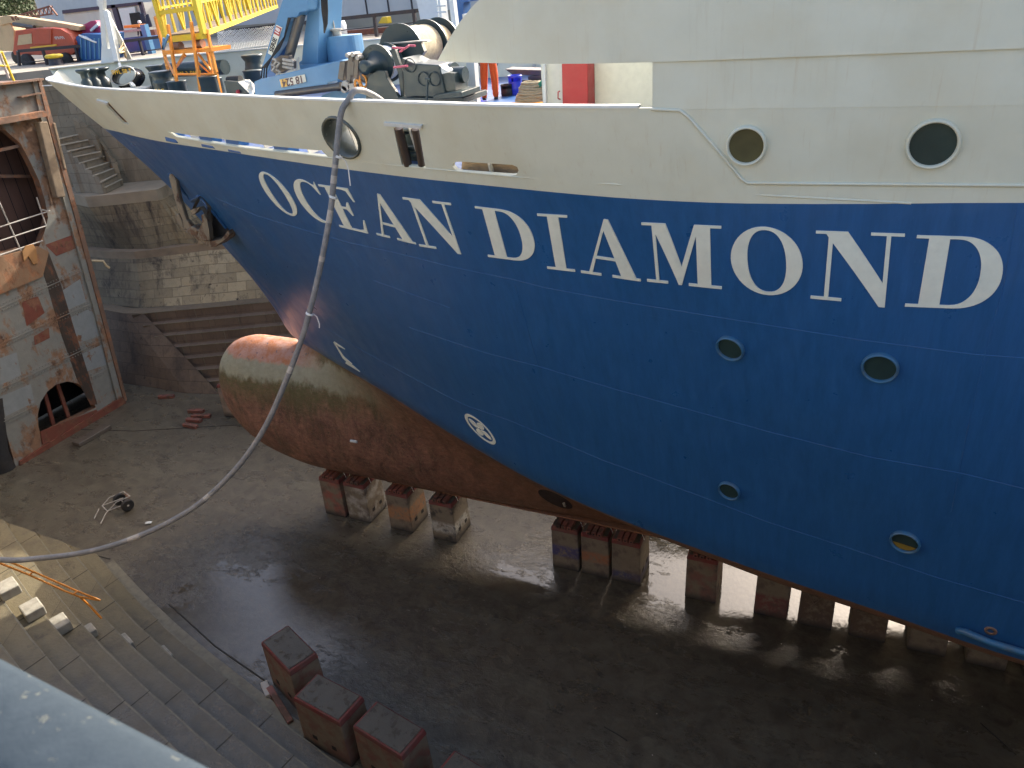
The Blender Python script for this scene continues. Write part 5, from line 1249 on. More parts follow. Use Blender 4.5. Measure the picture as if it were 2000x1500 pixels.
m = MB(); sign_text(m, '18', .16, q[0].lerp(q[1], .83).lerp(q[3].lerp(q[2], .83), .5)+Vector((0, -.019, 0)), xa, ya, 0, .006); m.build('name_letters', paint('sign_white', (.75, .7, .65), .5, 0), pl)
# mooring winch
C4 = lambda l: crop(l, 680, 20, 7.14)
def c4(x, y, Y): return aty(*C4([(x, y)])[0], Y)
wn = empty('mooring_winch', c4(900, 1150, 16.5), 'large dark green mooring winch with rope drums and pink levers', 'winch')
def disc(m, c, r, t=.05): m.cyl(c, c+Vector((0, t, 0)), r, 40)
bc = c4(735, 560, 16.9); R1 = (c4(1035, 560, 16.9)-bc).length
for dy in (0, 1.25, 1.9): m = MB(); disc(m, bc+Vector((0, dy, 0)), R1); m.build('drum_flange', 'green', wn)
m = MB(); m.lathe(bc, [(R1*.8, .06), (R1*.83, .2), (R1*.8, .35), (R1*.84, .5), (R1*.8, .65), (R1*.84, .8), (R1*.8, .95), (R1*.82, 1.2)], 36, (0, 1, 0)); m.build('rope_on_drum', 'drumrope', wn)
m = MB(); m.lathe(bc+Vector((0, 1.3, 0)), [(R1*.75, 0), (R1*.78, .3), (R1*.75, .55)], 36, (0, 1, 0)); m.build('rope_on_drum', 'rope', wn)
sc_ = c4(400, 760, 15.9); R2 = .43
for dy in (0, .42): m = MB(); disc(m, sc_+Vector((0, dy, 0)), R2, .06); m.build('drum_flange', 'green', wn)
m = MB(); m.lathe(sc_, [(R2*.85, .06), (R2*.85, .42)], 30, (0, 1, 0)); m.build('rope_on_drum', 'bag', wn)
m = MB(); m.lathe(sc_, [(.08, -.55), (.16, -.5), (.12, -.3), (.2, -.12), (.24, -.05), (.3, 0)], 26, (0, 1, 0)); m.build('drum_hub', 'green', wn)
m = MB(); ppy(m, C4([(260, 1000), (300, 900), (400, 840), (510, 850), (540, 950), (705, 1215), (700, 1300), (240, 1300)]), 15.6, .12); m.build('pedestal', 'green', wn, bevel=.015)
m = MB(); ppy(m, C4([(600, 500), (640, 520), (760, 860), (780, 1260), (740, 1260), (700, 900), (600, 600)]), 15.75, .1); ppy(m, C4([(330, 520), (380, 470), (430, 540), (600, 560), (620, 500), (660, 560), (600, 620), (300, 600), (260, 640), (270, 560)]), 16.1, .12); m.build('brake_band', 'green', wn, bevel=.01)
m = MB(); ppy(m, C4([(740, 660), (920, 740), (1270, 765), (1320, 1000), (1370, 1215), (790, 1200)]), 15.5, .75); m.build('gearbox', 'green', wn, bevel=.03)
m = MB(); ppy(m, C4([(440, 480), (1000, 430), (1060, 580), (920, 760), (740, 700), (650, 560)]), 16.5, .15); m.build('guard_plate', 'green', wn, bevel=.01)
m = MB(); ppy(m, C4([(440, 470), (1000, 425), (1100, 425), (1105, 440), (1010, 440), (445, 485)]), 16.45, .22); m.build('guard_edge', 'truckgrey', wn)
m = MB()
for x, y, r_ in ((1050, 960, .14), (1200, 960, .14), (860, 770, .14)): p = c4(x, y, 15.47); m.tube([p+Vector((r_*math.cos(a), 0, r_*math.sin(a))) for a in [2*math.pi*i/20 for i in range(20)]], .012, 6, closed=True)
m.build('cover_ring', 'green', wn)
m = MB(); ppy(m, C4([(1290, 860), (1390, 870), (1480, 880), (1500, 1120), (1370, 1130)]), 15.55, .6); m.build('motor_housing', 'green', wn, bevel=.03)
m = MB(); p = c4(1430, 950, 16.0); m.cyl(p-Vector((.15, 0, 0)), p+Vector((.12, 0, 0)), .33, 26); p2 = c4(1570, 900, 15.9); m.cyl(p2-Vector((.2, 0, 0)), p2+Vector((.12, 0, 0)), .17, 20); m.build('electric_motor', 'green', wn)
m = MB(); ppy(m, C4([(1290, 790), (1390, 850), (1390, 870), (1300, 890)]), 15.53, .3); m.build('warning_plate', 'white', wn)
m = MB(); ppy(m, C4([(1180, 1190), (1370, 1150), (1580, 1140), (1590, 1215), (1300, 1240), (1180, 1230)]), 15.3, .9); ppy(m, C4([(700, 1220), (1600, 1220), (1610, 1300), (700, 1300)]), 15.5, 1.2); m.build('bed_plate', 'green', wn, bevel=.01)
for l in (((620, 522), (790, 535)), ((720, 582), (850, 492)), ((850, 492), (935, 495)), ((640, 797), (830, 775))):
    m = MB(); m.tube([c4(*l[0], 15.4), c4(*l[1], 15.35)], .024, 8); m.build('lever', paint('pink_lever', (.6, .12, .16), .4, .1), wn)
m = MB(); m.tube([c4(1105, 960, 15.2), c4(1100, 1280, 15.2)], .025, 8); m.tube([c4(1075, 960, 15.2), c4(1145, 960, 15.2)], .022, 8); m.build('hand_lever', 'green', wn)
# white mast column with ladder, blue post behind
cl = empty('white_kingpost', aty(845, 60, 21.5), 'tall white column with ladder rungs behind the winch', 'column')
m = MB(); ppy(m, [(800, -60), (846, -60), (862, 75), (836, 78), (822, 45)], 21.5, .6); m.build('column_body', 'white', cl, bevel=.02)
m = MB(); ppy(m, [(848, -60), (852, -60), (868, 78), (863, 78)], 21.3, .1); ppy(m, [(870, -60), (878, -60), (892, 60), (884, 66)], 21.6, .2); m.build('ladder_rail', 'white', cl)
m = MB()
for y in (-10, 12, 24, 50): m.tube([aty(851+y*.1, y, 21.3), aty(870+y*.1, y-1, 21.3)], .025, 6)
m.build('rung', 'white', cl)
m = MB(); ppy(m, [(878, -60), (940, -60), (935, 0), (905, 5), (905, 50), (890, 62), (883, 20)], 23.5, .5); tag(m.build('blue_post', 'blue2'), 'dark blue steel post behind the white column', 'post')
# things seen through the side opening
def c5(x, y, Y): return aty(800+x/3.333, y/3.333, Y)
wp = empty('white_post', c5(425, 640, 17.0), 'white square post with a blue foot left of the worker', 'post')
m = MB(); m.bar(Vector((c5(420, 600, 17).x, 17, 14.45)), Vector((c5(415, 430, 17).x, 17, 16.4)), .2); m.build('shaft', 'white', wp); m = MB(); p = c5(428, 630, 17); m.box((p.x, 17, 14.38), (.3, .3, .18)); m.build('foot', 'bluedrum', wp)
m = MB(); p = atz(800+400/3.33, 665/3.33, 14.35); m.box((p.x, p.y, 14.42), (.7, .5, .24), .1); tag(m.build('blue_tray', 'bluedrum', bevel=.03), 'flat blue plastic tray lying in front of the white post', 'tray')
m = MB(); m.box((-6.5, 18.5, 14.40), (4.2, 2.6, .1)); tag(m.build('deck_grating', 'blue2'), 'blue painted raised deck plate under the worker', 'deck plate')
m = MB(); p = atz(800+575/3.33, 668/3.33, 14.5); m.box((p.x+.4, p.y-.1, 14.47), (1.5, .35, .04)); tag(m.build('orange_board', 'orange'), 'orange board lying at the feet of the worker', 'board')
# person in coveralls
def person(loc, face, coat, name_label, Hh=1.78, hat=None, arm=0, bend=0):
    e = empty('person', loc, name_label, 'person', None, face); s_ = Hh/1.78
    V = [(0, 0, .95), (0, 0, 1.12), (0, -.01, 1.32), (0, 0, 1.46), (0, -.01, 1.54),
         (-.10, 0, .92), (-.12, -.03, .50), (-.12, .02, .10), (-.12, -.10, .04),
         (.10, 0, .92), (.13, -.04, .50), (.16, .03, .10), (.17, -.10, .04),
         (-.19, 0, 1.44), (-.24, .02-.05*arm, 1.16), (-.22, -.08-.2*arm, .92+.12*arm),
         (.19, 0, 1.44), (.25, .02-.05*arm, 1.16), (.22, -.10-.2*arm, .92+.12*arm)]
    R_ = [.17, .145, .165, .10, .055, .10, .085, .07, .045, .10, .085, .07, .045, .075, .058, .045, .075, .058, .045]
    E2 = [(0, 1), (1, 2), (2, 3), (3, 4), (0, 5), (5, 6), (6, 7), (7, 8), (0, 9), (9, 10), (10, 11), (11, 12), (3, 13), (13, 14), (14, 15), (3, 16), (16, 17), (17, 18)]
    me = bpy.data.meshes.new('body'); me.from_pydata([(x*s_, y*s_-bend*max(0, z-1)*.5, z*s_) for x, y, z in V], E2, []); o = bpy.data.objects.new('body', me); COL.objects.link(o); o.parent = e
    sk = o.modifiers.new('skin', 'SKIN')
    if coat == 'coverall': R_ = [.19, .17, .18, .10, .055, .13, .115, .095, .05, .13, .115, .095, .05, .08, .065, .05, .08, .065, .05]
    for i, r in enumerate(R_): me.skin_vertices[0].data[i].radius = (r*s_, r*s_*.85)
    me.skin_vertices[0].data[0].use_root = True
    o.modifiers.new('sub', 'SUBSURF').levels = 2; o.modifiers['sub'].render_levels = 2; me.materials.append(MT[coat])
    def part(m, nm, mt): q = m.build(nm, mt); q.parent = e; return q
    hy = -bend*.32
    m = MB(); m.lathe((0, hy-.02, 1.53*s_), [(.03, 0), (.055, .03), (.075, .09), (.082, .14), (.078, .19), (.055, .235), (.01, .25)], 20); m.tube([(0, hy-.098, 1.60*s_), (0, hy-.115, 1.63*s_), (0, hy-.098, 1.66*s_)], [.012, .016, .01], 8); 
    for sx in (-1, 1): m.tube([(sx*.082, hy-.01, 1.62*s_), (sx*.092, hy-.01, 1.65*s_), (sx*.082, hy-.01, 1.68*s_)], .014, 8)
    part(m, 'head', 'skin')
    m = MB()
    if hat: m.lathe((0, hy-.02, 1.66*s_), [(.135, -.01), (.105, .0), (.105, .05), (.085, .105), (.04, .135), (.005, .14)], 22)
    else: m.lathe((0, hy-.005, 1.66*s_), [(.086, -.02), (.09, .04), (.07, .1), (.01, .13)], 20)
    part(m, 'helmet' if hat else 'hair', hat or 'black')
    for sx in (-1, 1):
        hx, hy2, hz = sx*.225*s_, (-.09-.2*arm)*s_, (.90+.12*arm)*s_; m = MB(); m.box((hx, hy2-.01, hz-.05), (.035, .075, .09), taper=.9)
        for i in range(4): y_ = hy2-.042+.02*i; L = (.065, .08, .075, .06)[i]; m.tube([(hx, y_, hz-.09), (hx-sx*.006, y_, hz-.09-L*.5), (hx-sx*.025, y_, hz-.09-L)], [.009, .009, .007], 6)
        m.tube([(hx, hy2-.04, hz-.03), (hx-sx*.01, hy2-.065, hz-.06), (hx-sx*.015, hy2-.07, hz-.1)], [.011, .011, .008], 6)
        part(m, 'hand', 'navy' if coat == 'coverall' else 'skin')
    for sx, x_ in ((-1, -.12), (1, .165)):
        m = MB(); m.box((x_, -.055, .04), (.1, .27, .085), taper=.8); b_ = part(m, 'boot', 'black'); md = b_.modifiers.new('b', 'BEVEL'); md.width = .025; md.segments = 2
    if coat == 'coverall':
        for x_, y_ in ((-.12, .012), (.152, .02)): m = MB(); m.lathe((x_, y_, .16), [(.076, 0), (.08, .005), (.08, .055), (.077, .06)], 20); part(m, 'reflective_band', 'bag')
    return e
person((-8.62, 17.85, 14.45), math.radians(200), 'coverall', 'person in orange coveralls with reflective ankle bands standing behind the bulwark opening', 1.8, 'white')
for x, y, r_, Hh, Y, mt, lab, nm in ((1006, 157, .17, .75, 18.6, 'bluedrum', 'upright blue plastic drum right of the worker', 'plastic_drum'), (989, 172, .14, .5, 18.4, 'black', 'dark small drum between the worker and the blue drum', 'small_drum'), (1020, 168, .19, .5, 18.9, 'steel', 'grey drum behind the rope heap', 'small_drum')):
    p = aty(x, y, Y); m = MB(); m.lathe((p.x, p.y, 14.35), [(r_*.95, 0), (r_, .03), (r_, Hh*.3), (r_*1.04, Hh*.33), (r_, Hh*.36), (r_, Hh*.66), (r_*1.04, Hh*.7), (r_, Hh*.74), (r_, p.z-14.36), (r_*.93, p.z-14.35), (r_*.9, p.z-14.38), (.01, p.z-14.38)], 26); tag(m.build(nm, mt), lab, 'drum')
m = MB(); random.seed(3); c = atz(1037, 205, 14.4)
for i in range(9):
    R_ = .42-.025*i; m.tube([Vector((c.x+(R_+random.uniform(-.02, .02))*math.cos(a), c.y+.1+R_*.8*math.sin(a), 14.42+.055*i+random.uniform(-.01, .02))) for a in [2*math.pi*j/22 for j in range(22)]], .035, 7, closed=True)
tag(m.build('rope_heap', 'rope'), 'heap of coiled tan rope on the deck beside the doorway', 'rope')
m = MB()
for i in range(9): m.tube([aty(1028+i*1.8, 187-i*1.5, 17.3), aty(1038+i*1.5, 183-i*2.2, 17.2), aty(1052+i*.8, 172-i*2, 17.2), aty(1062, 158+i*2.5, 17.3)], .022, 6)
tag(m.build('green_rope', 'greenrope'), 'hank of green rope hanging over the tan rope heap', 'rope')
m = MB(); 
for q in ([(985, 135), (1062, 137), (1062, 148), (1000, 146)], [(1030, 150), (1060, 146), (1062, 165), (1034, 166)]): ppy(m, q, 19.3, .5)
tag(m.build('dark_machinery', 'steel', bevel=.02), 'dark machinery housing behind the blue drum', 'machinery')
# doorway side
m = MB(); m.prism([Vector((x_, 14.4, z_)) for x_, z_ in ((aty(1062, 205, 14.4).x, 14.3), (aty(1062, 205, 14.4).x, 16.0), (-2, 16.0), (-2, 14.3))], (0, .1, 0)); m.build('passage_wall', 'cream', ship)
rd = empty('red_cabinet', aty(1120, 205, 13.9), 'tall bright red steel cabinet door in the side passage', 'cabinet')
m = MB(); ppy(m, [(1097, 120), (1147, 120), (1149, 222), (1099, 222)], 13.95, .4); m.build('cabinet_body', 'red', rd, bevel=.01)
m = MB(); m.tube([aty(1093, 178, 13.9), aty(1090, 180, 13.85), aty(1090, 192, 13.85), aty(1094, 194, 13.9)], .014, 6); m.build('handle', 'red', rd)
m = MB(); m.prism([aty(1062, 125, 14.35), aty(1067, 125, 14.35), aty(1069, 210, 14.35), aty(1064, 210, 14.35)], (0, -.06, 0)); m.build('door_frame', 'white', ship)

# ================================================================== ANCHOR
an = empty('anchor', on_hull(400, 420, .3), 'worn bronze brown ship anchor stowed against the blue bow', 'anchor')
AY = on_hull(420, 440).y-.55
def ap(l, d, dep): 
    return [Vector(aty(x, y, AY-d)) for x, y in l]
K5 = 3.333; C6 = lambda l: crop(l, 120, 330, K5)
bz = rust_paint('bronze_brown_anchor_paint', (.17, .14, .10), (.10, .055, .03), .45, 2)
m = MB(); m.prism(ap(C6([(700, 30), (725, 35), (745, 75), (752, 120), (765, 190), (790, 260), (812, 330), (850, 375), (835, 400), (795, 400), (785, 330), (760, 270), (735, 200), (715, 130), (698, 60)]), .35, 0), (0, .14, 0)); m.build('fluke', bz, an, bevel=.03)
m = MB(); m.prism(ap(C6([(895, 180), (915, 185), (935, 215), (950, 250), (945, 320), (960, 400), (965, 465), (890, 465), (882, 440), (905, 370), (945, 320), (930, 290), (900, 250), (870, 290), (845, 305), (850, 260), (872, 215)]), .55, 0), (0, .16, 0)); m.build('fluke', bz, an, bevel=.03)
m = MB(); m.prism(ap(C6([(815, 395), (850, 370), (890, 395), (915, 360), (905, 300), (925, 290), (945, 330), (935, 380), (885, 420), (890, 465), (860, 440), (800, 410)]), .45, 0), (0, .3, 0)); m.build('shank', bz, an, bevel=.04)
m = MB(); m.prism(ap(C6([(890, 460), (965, 470), (1040, 455), (1085, 400), (1093, 425), (1080, 450), (1000, 508), (975, 510), (930, 490)]), .5, 0), (0, .5, 0)); m.build('crown', bz, an, bevel=.05)
m = MB(); m.prism(ap(C6([(955, 250), (1000, 310), (1060, 370), (1085, 405), (1040, 460), (965, 470), (955, 380)]), .1, 0), (0, .35, 0)); m.build('recess_plate', 'black', an, bevel=.05)
m = MB(); m.prism(ap(C6([(738, 305), (760, 290), (785, 340), (795, 385), (755, 360)]), .2, 0), (0, .12, 0)); m.build('fluke_tip', bz, an, bevel=.02)
m = MB(); pts = [on_hull(x, y, .02) for x, y in C6([(705, 30), (760, 90), (800, 150), (850, 205), (900, 175), (960, 240), (1020, 310), (1085, 395)])]; m.tube(pts, .05, 10); m.build('pocket_rim', 'hullblue', ship)

# ================================================================== FAR QUAY
def fq(l, Y): return [aty(x, y, Y) for x, y in l]
k4 = lambda l: [(x/4, y/4) for x, y in l]
# black railing
rg = empty('quay_railing', aty(195, 120, 32.5), 'black steel railing along the far quay edge left of the gangway', 'railing')
def rY(x): return 31.0+ (x-35)*.018
for l, w_, nm in ((((35, 100), (195, 87), (312, 72)), .16, 'top_rail'), (((42, 122), (197, 110), (320, 95)), .06, 'mid_rail')):
    for a, b in zip(l, l[1:]): m = MB(); m.bar(aty(*a, rY(a[0])), aty(*b, rY(b[0])), .08, w_); m.build(nm, 'railblack', rg)
for a, b in (((35, 100), (38, 128)), ((83, 96), (95, 134)), ((147, 91), (156, 126)), ((272, 77), (280, 108))): m = MB(); m.bar(aty(*a, rY(a[0])), aty(*b, rY(a[0])), .13); m.build('post', 'railblack', rg)
rg2 = empty('quay_railing', aty(730, 60, 38), 'black steel railing behind the crane and winch', 'railing')
m = MB(); m.bar(aty(560, 48, 38), aty(830, 19, 38), .08, .18); m.build('top_rail', 'railblack', rg2)
for x in (600, 731, 808):
    m = MB(); y0 = 48-(x-560)*.107; m.bar(aty(x, y0, 38), aty(x+5, y0+42, 38), .16); m.build('post', 'railblack', rg2)
m = MB(); m.bar(aty(640, 62, 38.2), aty(830, 42, 38.2), .05); m.build('mid_rail', 'railblack', rg2)
# boom lift
bl_ = empty('boom_lift', aty(95, 128, 33), 'orange red and cream boom lift parked on the far quay', 'boom lift'); YB = 33.0
m = MB(); ppy(m, k4([(100, 400), (120, 240), (250, 222), (380, 215), (470, 225), (540, 265), (580, 330), (590, 400), (560, 430), (110, 430)]), YB, 2.0); m.build('chassis_body', 'liftred', bl_, bevel=.08)
m = MB(); ppy(m, k4([(255, 232), (310, 218), (400, 222), (400, 345), (262, 350)]), YB-.06, .1); m.build('hood', 'liftred', bl_, bevel=.03)
m = MB(); ppy(m, k4([(145, 275), (245, 262), (250, 340), (135, 355)]), YB-.03, .1); m.build('side_window', 'liftcream', bl_)
m = MB(); ppy(m, k4([(0, 130), (60, 120), (420, 170), (620, 205), (620, 238), (600, 240), (400, 215), (70, 182), (0, 200)]), YB+.5, .5); m.build('boom', 'liftcream', bl_, bevel=.03)
m = MB(); ppy(m, k4([(-40, 130), (50, 130), (110, 240), (110, 400), (-40, 400)]), YB+.6, .8); m.build('turret', 'liftcream', bl_, bevel=.05)
m = MB(); m.cyl(aty(110/4, 190/4, YB+.3), aty(270/4, 215/4, YB+.3), .12, 12); m.build('cylinder', 'steel', bl_)
m = MB(); sign_text(m, 'JLG', .42, aty(30, 37.5, YB+.48), (1, 0, .02), (0, -.3, 1), 0, .02); m.build('lettering', paint('brown_letter', (.15, .04, .03), .5, 0), bl_)
m = MB(); sign_text(m, 'gam', .5, aty(116, 74, YB-.02), (1, 0, -.03), (0, -.3, 1), 0, .005); m.build('lettering', 'white', bl_)
m = MB(); sign_text(m, '450', .26, aty(118, 83, YB-.02), (1, 0, -.03), (0, -.3, 1), 0, .01) if False else ppy(m, k4([(235, 368), (440, 345), (440, 358), (237, 380)]), YB-.05, .04); m.build('hazard_strip', 'swl', bl_)
for x, y, r in ((55, 121, .45), (35, 112, .4), (130, 118, .42), (102, 112, .4)):
    p = aty(x, y, YB-.2 if y > 115 else YB+1.8); w_ = MB(); w_.lathe(p, [(r*.6, -.12), (r*.9, -.16), (r, -.08), (r, .1), (r*.9, .16), (r*.5, .16)], 24, (0, -1, 0)); o = w_.build('wheel', 'black', bl_); h_ = MB(); h_.lathe(p, [(r*.58, .08), (r*.4, .12), (.02, .14)], 18, (0, -1, 0)); h_.build('rim', 'liftcream', o)
bk = MB(); ppy(bk, k4([(605, 215), (700, 165), (740, 160), (780, 210), (770, 330), (590, 330), (560, 300)]), YB+.9, 1.0); o = bk.build('lift_basket', 'purple', bevel=.05); tag(o, 'dark red folded lift basket at the end of the cream boom', 'lift basket')
m = MB(); m.bar(aty(178, 60, YB+.8), aty(192, 47, YB+.8), .12); m.build('trim', 'white', o)
sk = empty('blue_skip', aty(172, 115, 33.5), 'blue waste skip with ribbed sides behind the black railing', 'skip')
m = MB(); ppy(m, k4([(590, 290), (640, 262), (790, 268), (790, 470), (610, 480)]), 33.2, 1.6); m.build('skip_body', 'blue2', sk, bevel=.03)
for i in range(5): m = MB(); ppy(m, k4([(625+i*35, 300), (633+i*35, 300), (638+i*35, 460), (630+i*35, 460)]), 33.15, .06); m.build('rib', 'blue', sk)
m = MB(); 
for i in range(4): m.tube([aty(155+i*4, 69+i, 33.2), aty(165+i*5, 74+i*2, 33.1), aty(180+i*3, 80+i, 33.2)], .05, 6)
m.build('cable_scrap', 'net', sk)
qb = empty('quay_bollard', aty(105, 128, 31.6), 'black quay bollard with a yellow top behind the railing', 'bollard')
p = aty(105, 109, 31.6); m = MB(); m.lathe((p.x, p.y, ZQ), [(.42, 0), (.36, .1), (.33, p.z-ZQ-.1)], 24); m.build('post', 'railblack', qb); m = MB(); m.lathe((p.x, p.y, p.z-.12), [(.35, 0), (.47, .05), (.47, .14), (.38, .2), (.05, .22)], 24); m.build('cap', 'yellow', qb)
# workbench and person
wb = empty('workbench', aty(262, 105, 37), 'blue steel workbench with gas bottles rack on the far quay', 'workbench')
m = MB(); ppy(m, k4([(905, 245), (1110, 220), (1115, 240), (908, 262)]), 36.5, 1.2); m.build('bench_top', 'truckgrey', wb); 
m = MB(); ppy(m, k4([(940, 300), (1160, 285), (1165, 390), (985, 410)]), 36.4, 1.0); m.build('bench_cabinet', 'blue2', wb, bevel=.03)
m = MB(); ppy(m, k4([(1090, 195), (1125, 190), (1190, 420), (1160, 430)]), 36.2, .3); m.build('rack', 'blue', wb)
m = MB(); ppy(m, k4([(965, 200), (1085, 190), (1088, 212), (968, 222)]), 36.6, .5); m.build('orange_box', 'orange', wb)
pp = atz(277, 103, ZQ); sc = 37.6/ (pp.y if pp.y > 1 else 1)
person((aty(273, 45, 37.6).x, 37.6, ZQ), math.radians(250), 'navy', 'person in dark clothes and white hard hat standing behind the workbench', 1.78, 'white', .5)
# site hut
hu = empty('site_hut', aty(210, 60, 42), 'cream site hut with dark purple frame and open door on the far quay', 'hut')
m = MB(); ppy(m, [(122, 22), (274, 5), (300, 130), (150, 150)], 42.2, 3); m.build('hut_wall', 'hutcream', hu)
m = MB(); ppy(m, [(121, 20), (275, 3), (276, 9), (122, 27)], 42.05, .15); ppy(m, [(216, 10), (224, 9), (240, 60), (231, 62)], 42.05, .15); ppy(m, [(269, 5), (276, 4), (283, 30), (277, 30)], 42.05, .15); m.build('frame', 'hutframe', hu)
m = MB(); ppy(m, [(231, 17), (262, 13), (272, 60), (243, 62)], 42.0, .12); m.build('door', 'white', hu)
m = MB(); ppy(m, [(252, 26), (270, 24), (286, 50), (258, 55)], 41.9, .1); m.build('window', 'dark', hu)
m = MB(); ppy(m, [(272, 28), (279, 25), (287, 50), (281, 58)], 41.6, .1); ppy(m, [(283, 30), (288, 27), (296, 52), (288, 54)], 41.6, .1); tag(m.build('dark_coats', 'navy', bevel=.03), 'dark coats hanging beside the hut door', 'coats')
m = MB(); ppy(m, [(290, 55), (299, 52), (311, 95), (301, 95)], 38.5, .5); tag(m.build('brick_pallet', 'crate'), 'stack of brownish boards right of the workbench', 'pallet')
# red lattice jib
jb = MB()
for a, b in (((36, 30), (98, 12)), ((40, 36), (103, 27)), ((98, 12), (112, 30))): jb.bar(aty(*a, 40), aty(*b, 40), .1)
for i in range(8): jb.bar(aty(38+i*8, 29.5-i*2.3, 40), aty(44+i*8, 35-i*1.1, 40), .05); jb.bar(aty(44+i*8, 35-i*1.1, 40), aty(46+i*8, 27.2-i*2.3, 40), .05)
tag(jb.build('lattice_jib', 'redox'), 'red lattice crane jib lying behind the boom lift', 'crane jib')
# shed
sh = empty('shed', (-30, 52, ZQ), 'long pale clad shed with rounded left end behind the quay', 'shed')
x0 = aty(34, 20, 52).x; m = MB(); rr_ = []
for i in range(9): a = math.pi/2*i/8; rr_.append((x0+4-4*math.cos(a)*1.0, 56-4*math.sin(a)))
pl_ = rr_+[(20, 52)]
m.grid([[Vector((x, y, ZQ)) for x, y in pl_], [Vector((x, y, 19.5)) for x, y in pl_], [Vector((x+(1.5 if i < 5 else 0), y+1.0, 23)) for i, (x, y) in enumerate(pl_)], [Vector((x, y+10, 25)) for x, y in pl_]], False); m.build('cladding', 'plaster', sh)
m = MB()
for px_ in (717, 760, 806, 560, 430): p = aty(px_, 20, 52); m.box((p.x, 51.97, 18), (.12, .04, 8))
m.build('panel_joint', 'railblack', sh)
m = MB(); m.box((-20, 51.9, ZQ+.35), (60, .3, .7)); m.build('plinth', 'quay', sh)
# red brown beams, yellow post, bag
for i, (q, lab, mt) in enumerate((([(655, 62), (780, 51), (783, 62), (657, 73)], 'long pinkish red steel beam on top of the stack behind the winch', 'redox'), ([(640, 76), (800, 64), (800, 70), (642, 82)], 'dark rusty beam lying under the pinkish one', 'rustedge'))):
    m = MB(); ppy(m, q, 41+i*-.6, .4); tag(m.build('steel_beam', mt), lab, 'steel beam')
m = MB(); ppy(m, [(738, 46), (746, 33), (755, 33), (757, 46)], 42, .5); tag(m.build('yellow_block', 'yellow', bevel=.03), 'yellow painted block behind the railing', 'block')
m = MB(); p = aty(657, 62, 39.5); m.lathe((p.x, p.y, ZQ), [(.4, 0), (.6, .2), (.62, .7), (.5, 1.05), (.2, 1.25), (.1, 1.3)], 18); tag(m.build('bulk_bag', 'bag'), 'white bulk bag standing behind the blue tank', 'bag')
# net
nt_ = MB(); 
def netq(a, b, c, d, n1, n2, Ya, Yb):
    random.seed(5)
    g_ = [[(lambda u, v: aty((a[0]*(1-u)+b[0]*u)*(1-v)+(d[0]*(1-u)+c[0]*u)*v+random.uniform(-.8, .8), (a[1]*(1-u)+b[1]*u)*(1-v)+(d[1]*(1-u)+c[1]*u)*v+random.uniform(-.8, .8), Ya*(1-v)+Yb*v))(i/n1, j/n2) for i in range(n1+1)] for j in range(n2+1)]
    for j in range(n2):
        for i in range(n1):
            nt_.tube([g_[j][i], g_[j+1][i+1]], .016, 4, False); nt_.tube([g_[j+1][i], g_[j][i+1]], .016, 4, False)
netq((424, 62), (540, 50), (528, 98), (430, 104), 26, 10, 29.5, 28); netq((262, 117), (432, 100), (440, 138), (300, 146), 30, 8, 29, 26)
o = nt_.build('safety_net', 'net'); tag(o, 'white rope safety net draped over the far bulwark below the gangway', 'net'); o['kind'] = 'stuff'
m = MB(); m.bar(aty(455, 60, 29.8), aty(545, 49, 29.8), .14); m.tag = None; tag(m.build('net_beam', 'railblack'), 'black bar holding the net behind the gangway', 'bar')
# rail posts on the far bulwark (white ribs)
m = MB()
for i in range(36): p = aty(418+i*3.2, 104-i*.42, 26.2); m.box((p.x, 26.2, 15.3), (.03, .03, .7))
m.bar(aty(415, 103, 26.2), aty(535, 88, 26.2), .05); m.build('far_rail', 'white', ship)
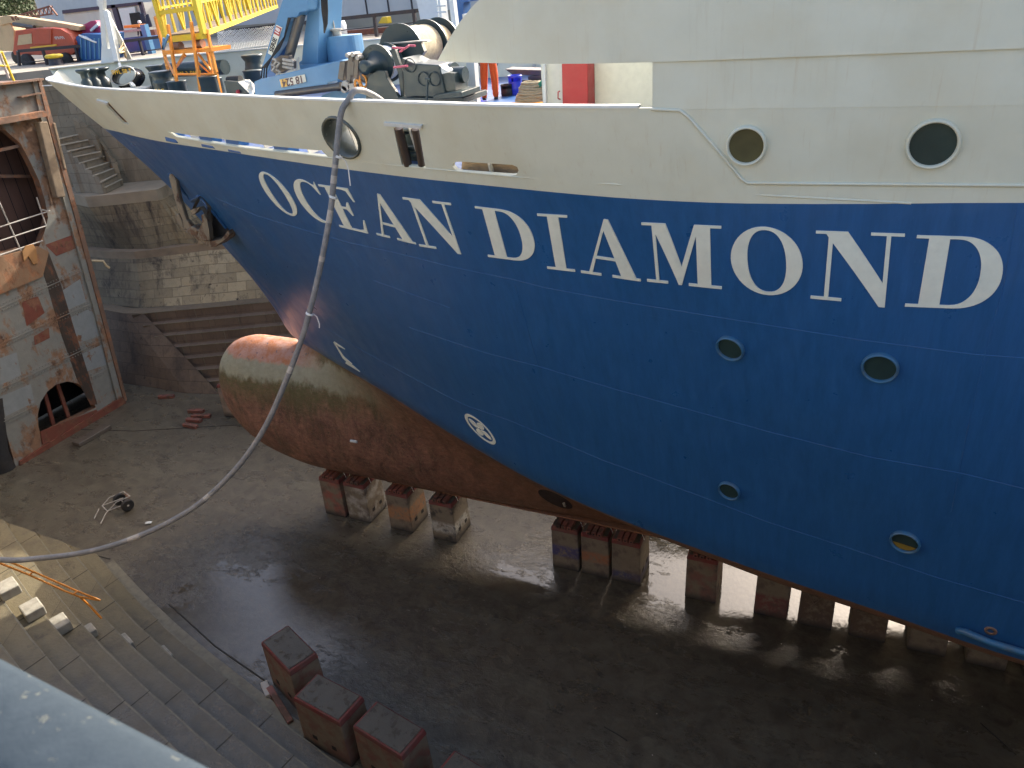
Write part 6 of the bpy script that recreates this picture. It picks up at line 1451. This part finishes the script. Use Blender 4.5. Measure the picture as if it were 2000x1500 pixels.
# yellow rails on top of the gate
yr = empty('gate_ladder', gp_(30, 130), 'yellow and grey handrail ladder at the top of the dock gate', 'handrail')
for a, b, mt in (((28, 99), (52, 157), 'yellow'), ((-5, 122), (38, 128), 'yellow'), ((-5, 108), (30, 100), 'yellow'), ((0, 115), (6, 140), 'yellow'), ((6, 50), (42, 152), 'truckgrey'), ((-5, 85), (20, 84), 'truckgrey')): m = MB(); m.tube([gp_(*a, -.8), gp_(*b, -.8)], .05, 8); m.build('rail_tube', mt, yr)
# tree
def tree(loc, hgt, rad, lab, seed):
    random.seed(seed); e = empty('tree', loc, lab, 'tree'); L0 = Vector(loc)
    m = MB(); m.tube([L0, L0+Vector((.2, 0, hgt*.35)), L0+Vector((0, .2, hgt*.7))], [.35, .25, .12], 8)
    tips = []
    for i in range(9):
        a = random.uniform(0, 6.28); b = L0+Vector((0, 0, hgt*random.uniform(.3, .65))); t = b+Vector((math.cos(a)*rad*.7, math.sin(a)*rad*.7, random.uniform(.5, 2.5))); m.tube([b, (b+t)/2+Vector((0, 0, .3)), t], [.12, .08, .03], 6); tips.append(t)
    m.build('trunk', 'bark', e); m = MB()
    cl_ = [(t, random.uniform(.28, .45)*rad) for t in tips]+[(L0+Vector((random.gauss(0, rad*.4), random.gauss(0, rad*.4), hgt*random.uniform(.4, 1))), random.uniform(.2, .4)*rad) for _ in range(22)]
    for c, r in cl_:
        for _ in range(230):
            d_ = Vector((random.gauss(0, 1), random.gauss(0, 1), random.gauss(0, 1))).normalized()*r*random.random()**.4; p = c+d_; s = random.uniform(.1, .22)
            u = Vector((random.gauss(0, 1), random.gauss(0, 1), random.gauss(0, 1))).normalized(); v = u.cross(Vector((random.gauss(0, 1), random.gauss(0, 1), 1))).normalized()
            m.add([p-u*s, p+v*s*.5, p+u*s, p-v*s*.5], [(0, 1, 2, 3)])
    m.build('crown', 'leaf', e)
p = aty(10, 15, 62); tree((p.x-1, 62, ZQ), 7, 4.2, 'dark green tree beyond the left end of the shed', 3)
p = aty(-40, 15, 58); tree((p.x-1, 58, ZQ), 7, 4, 'dark green tree at the top left edge of the picture', 4)
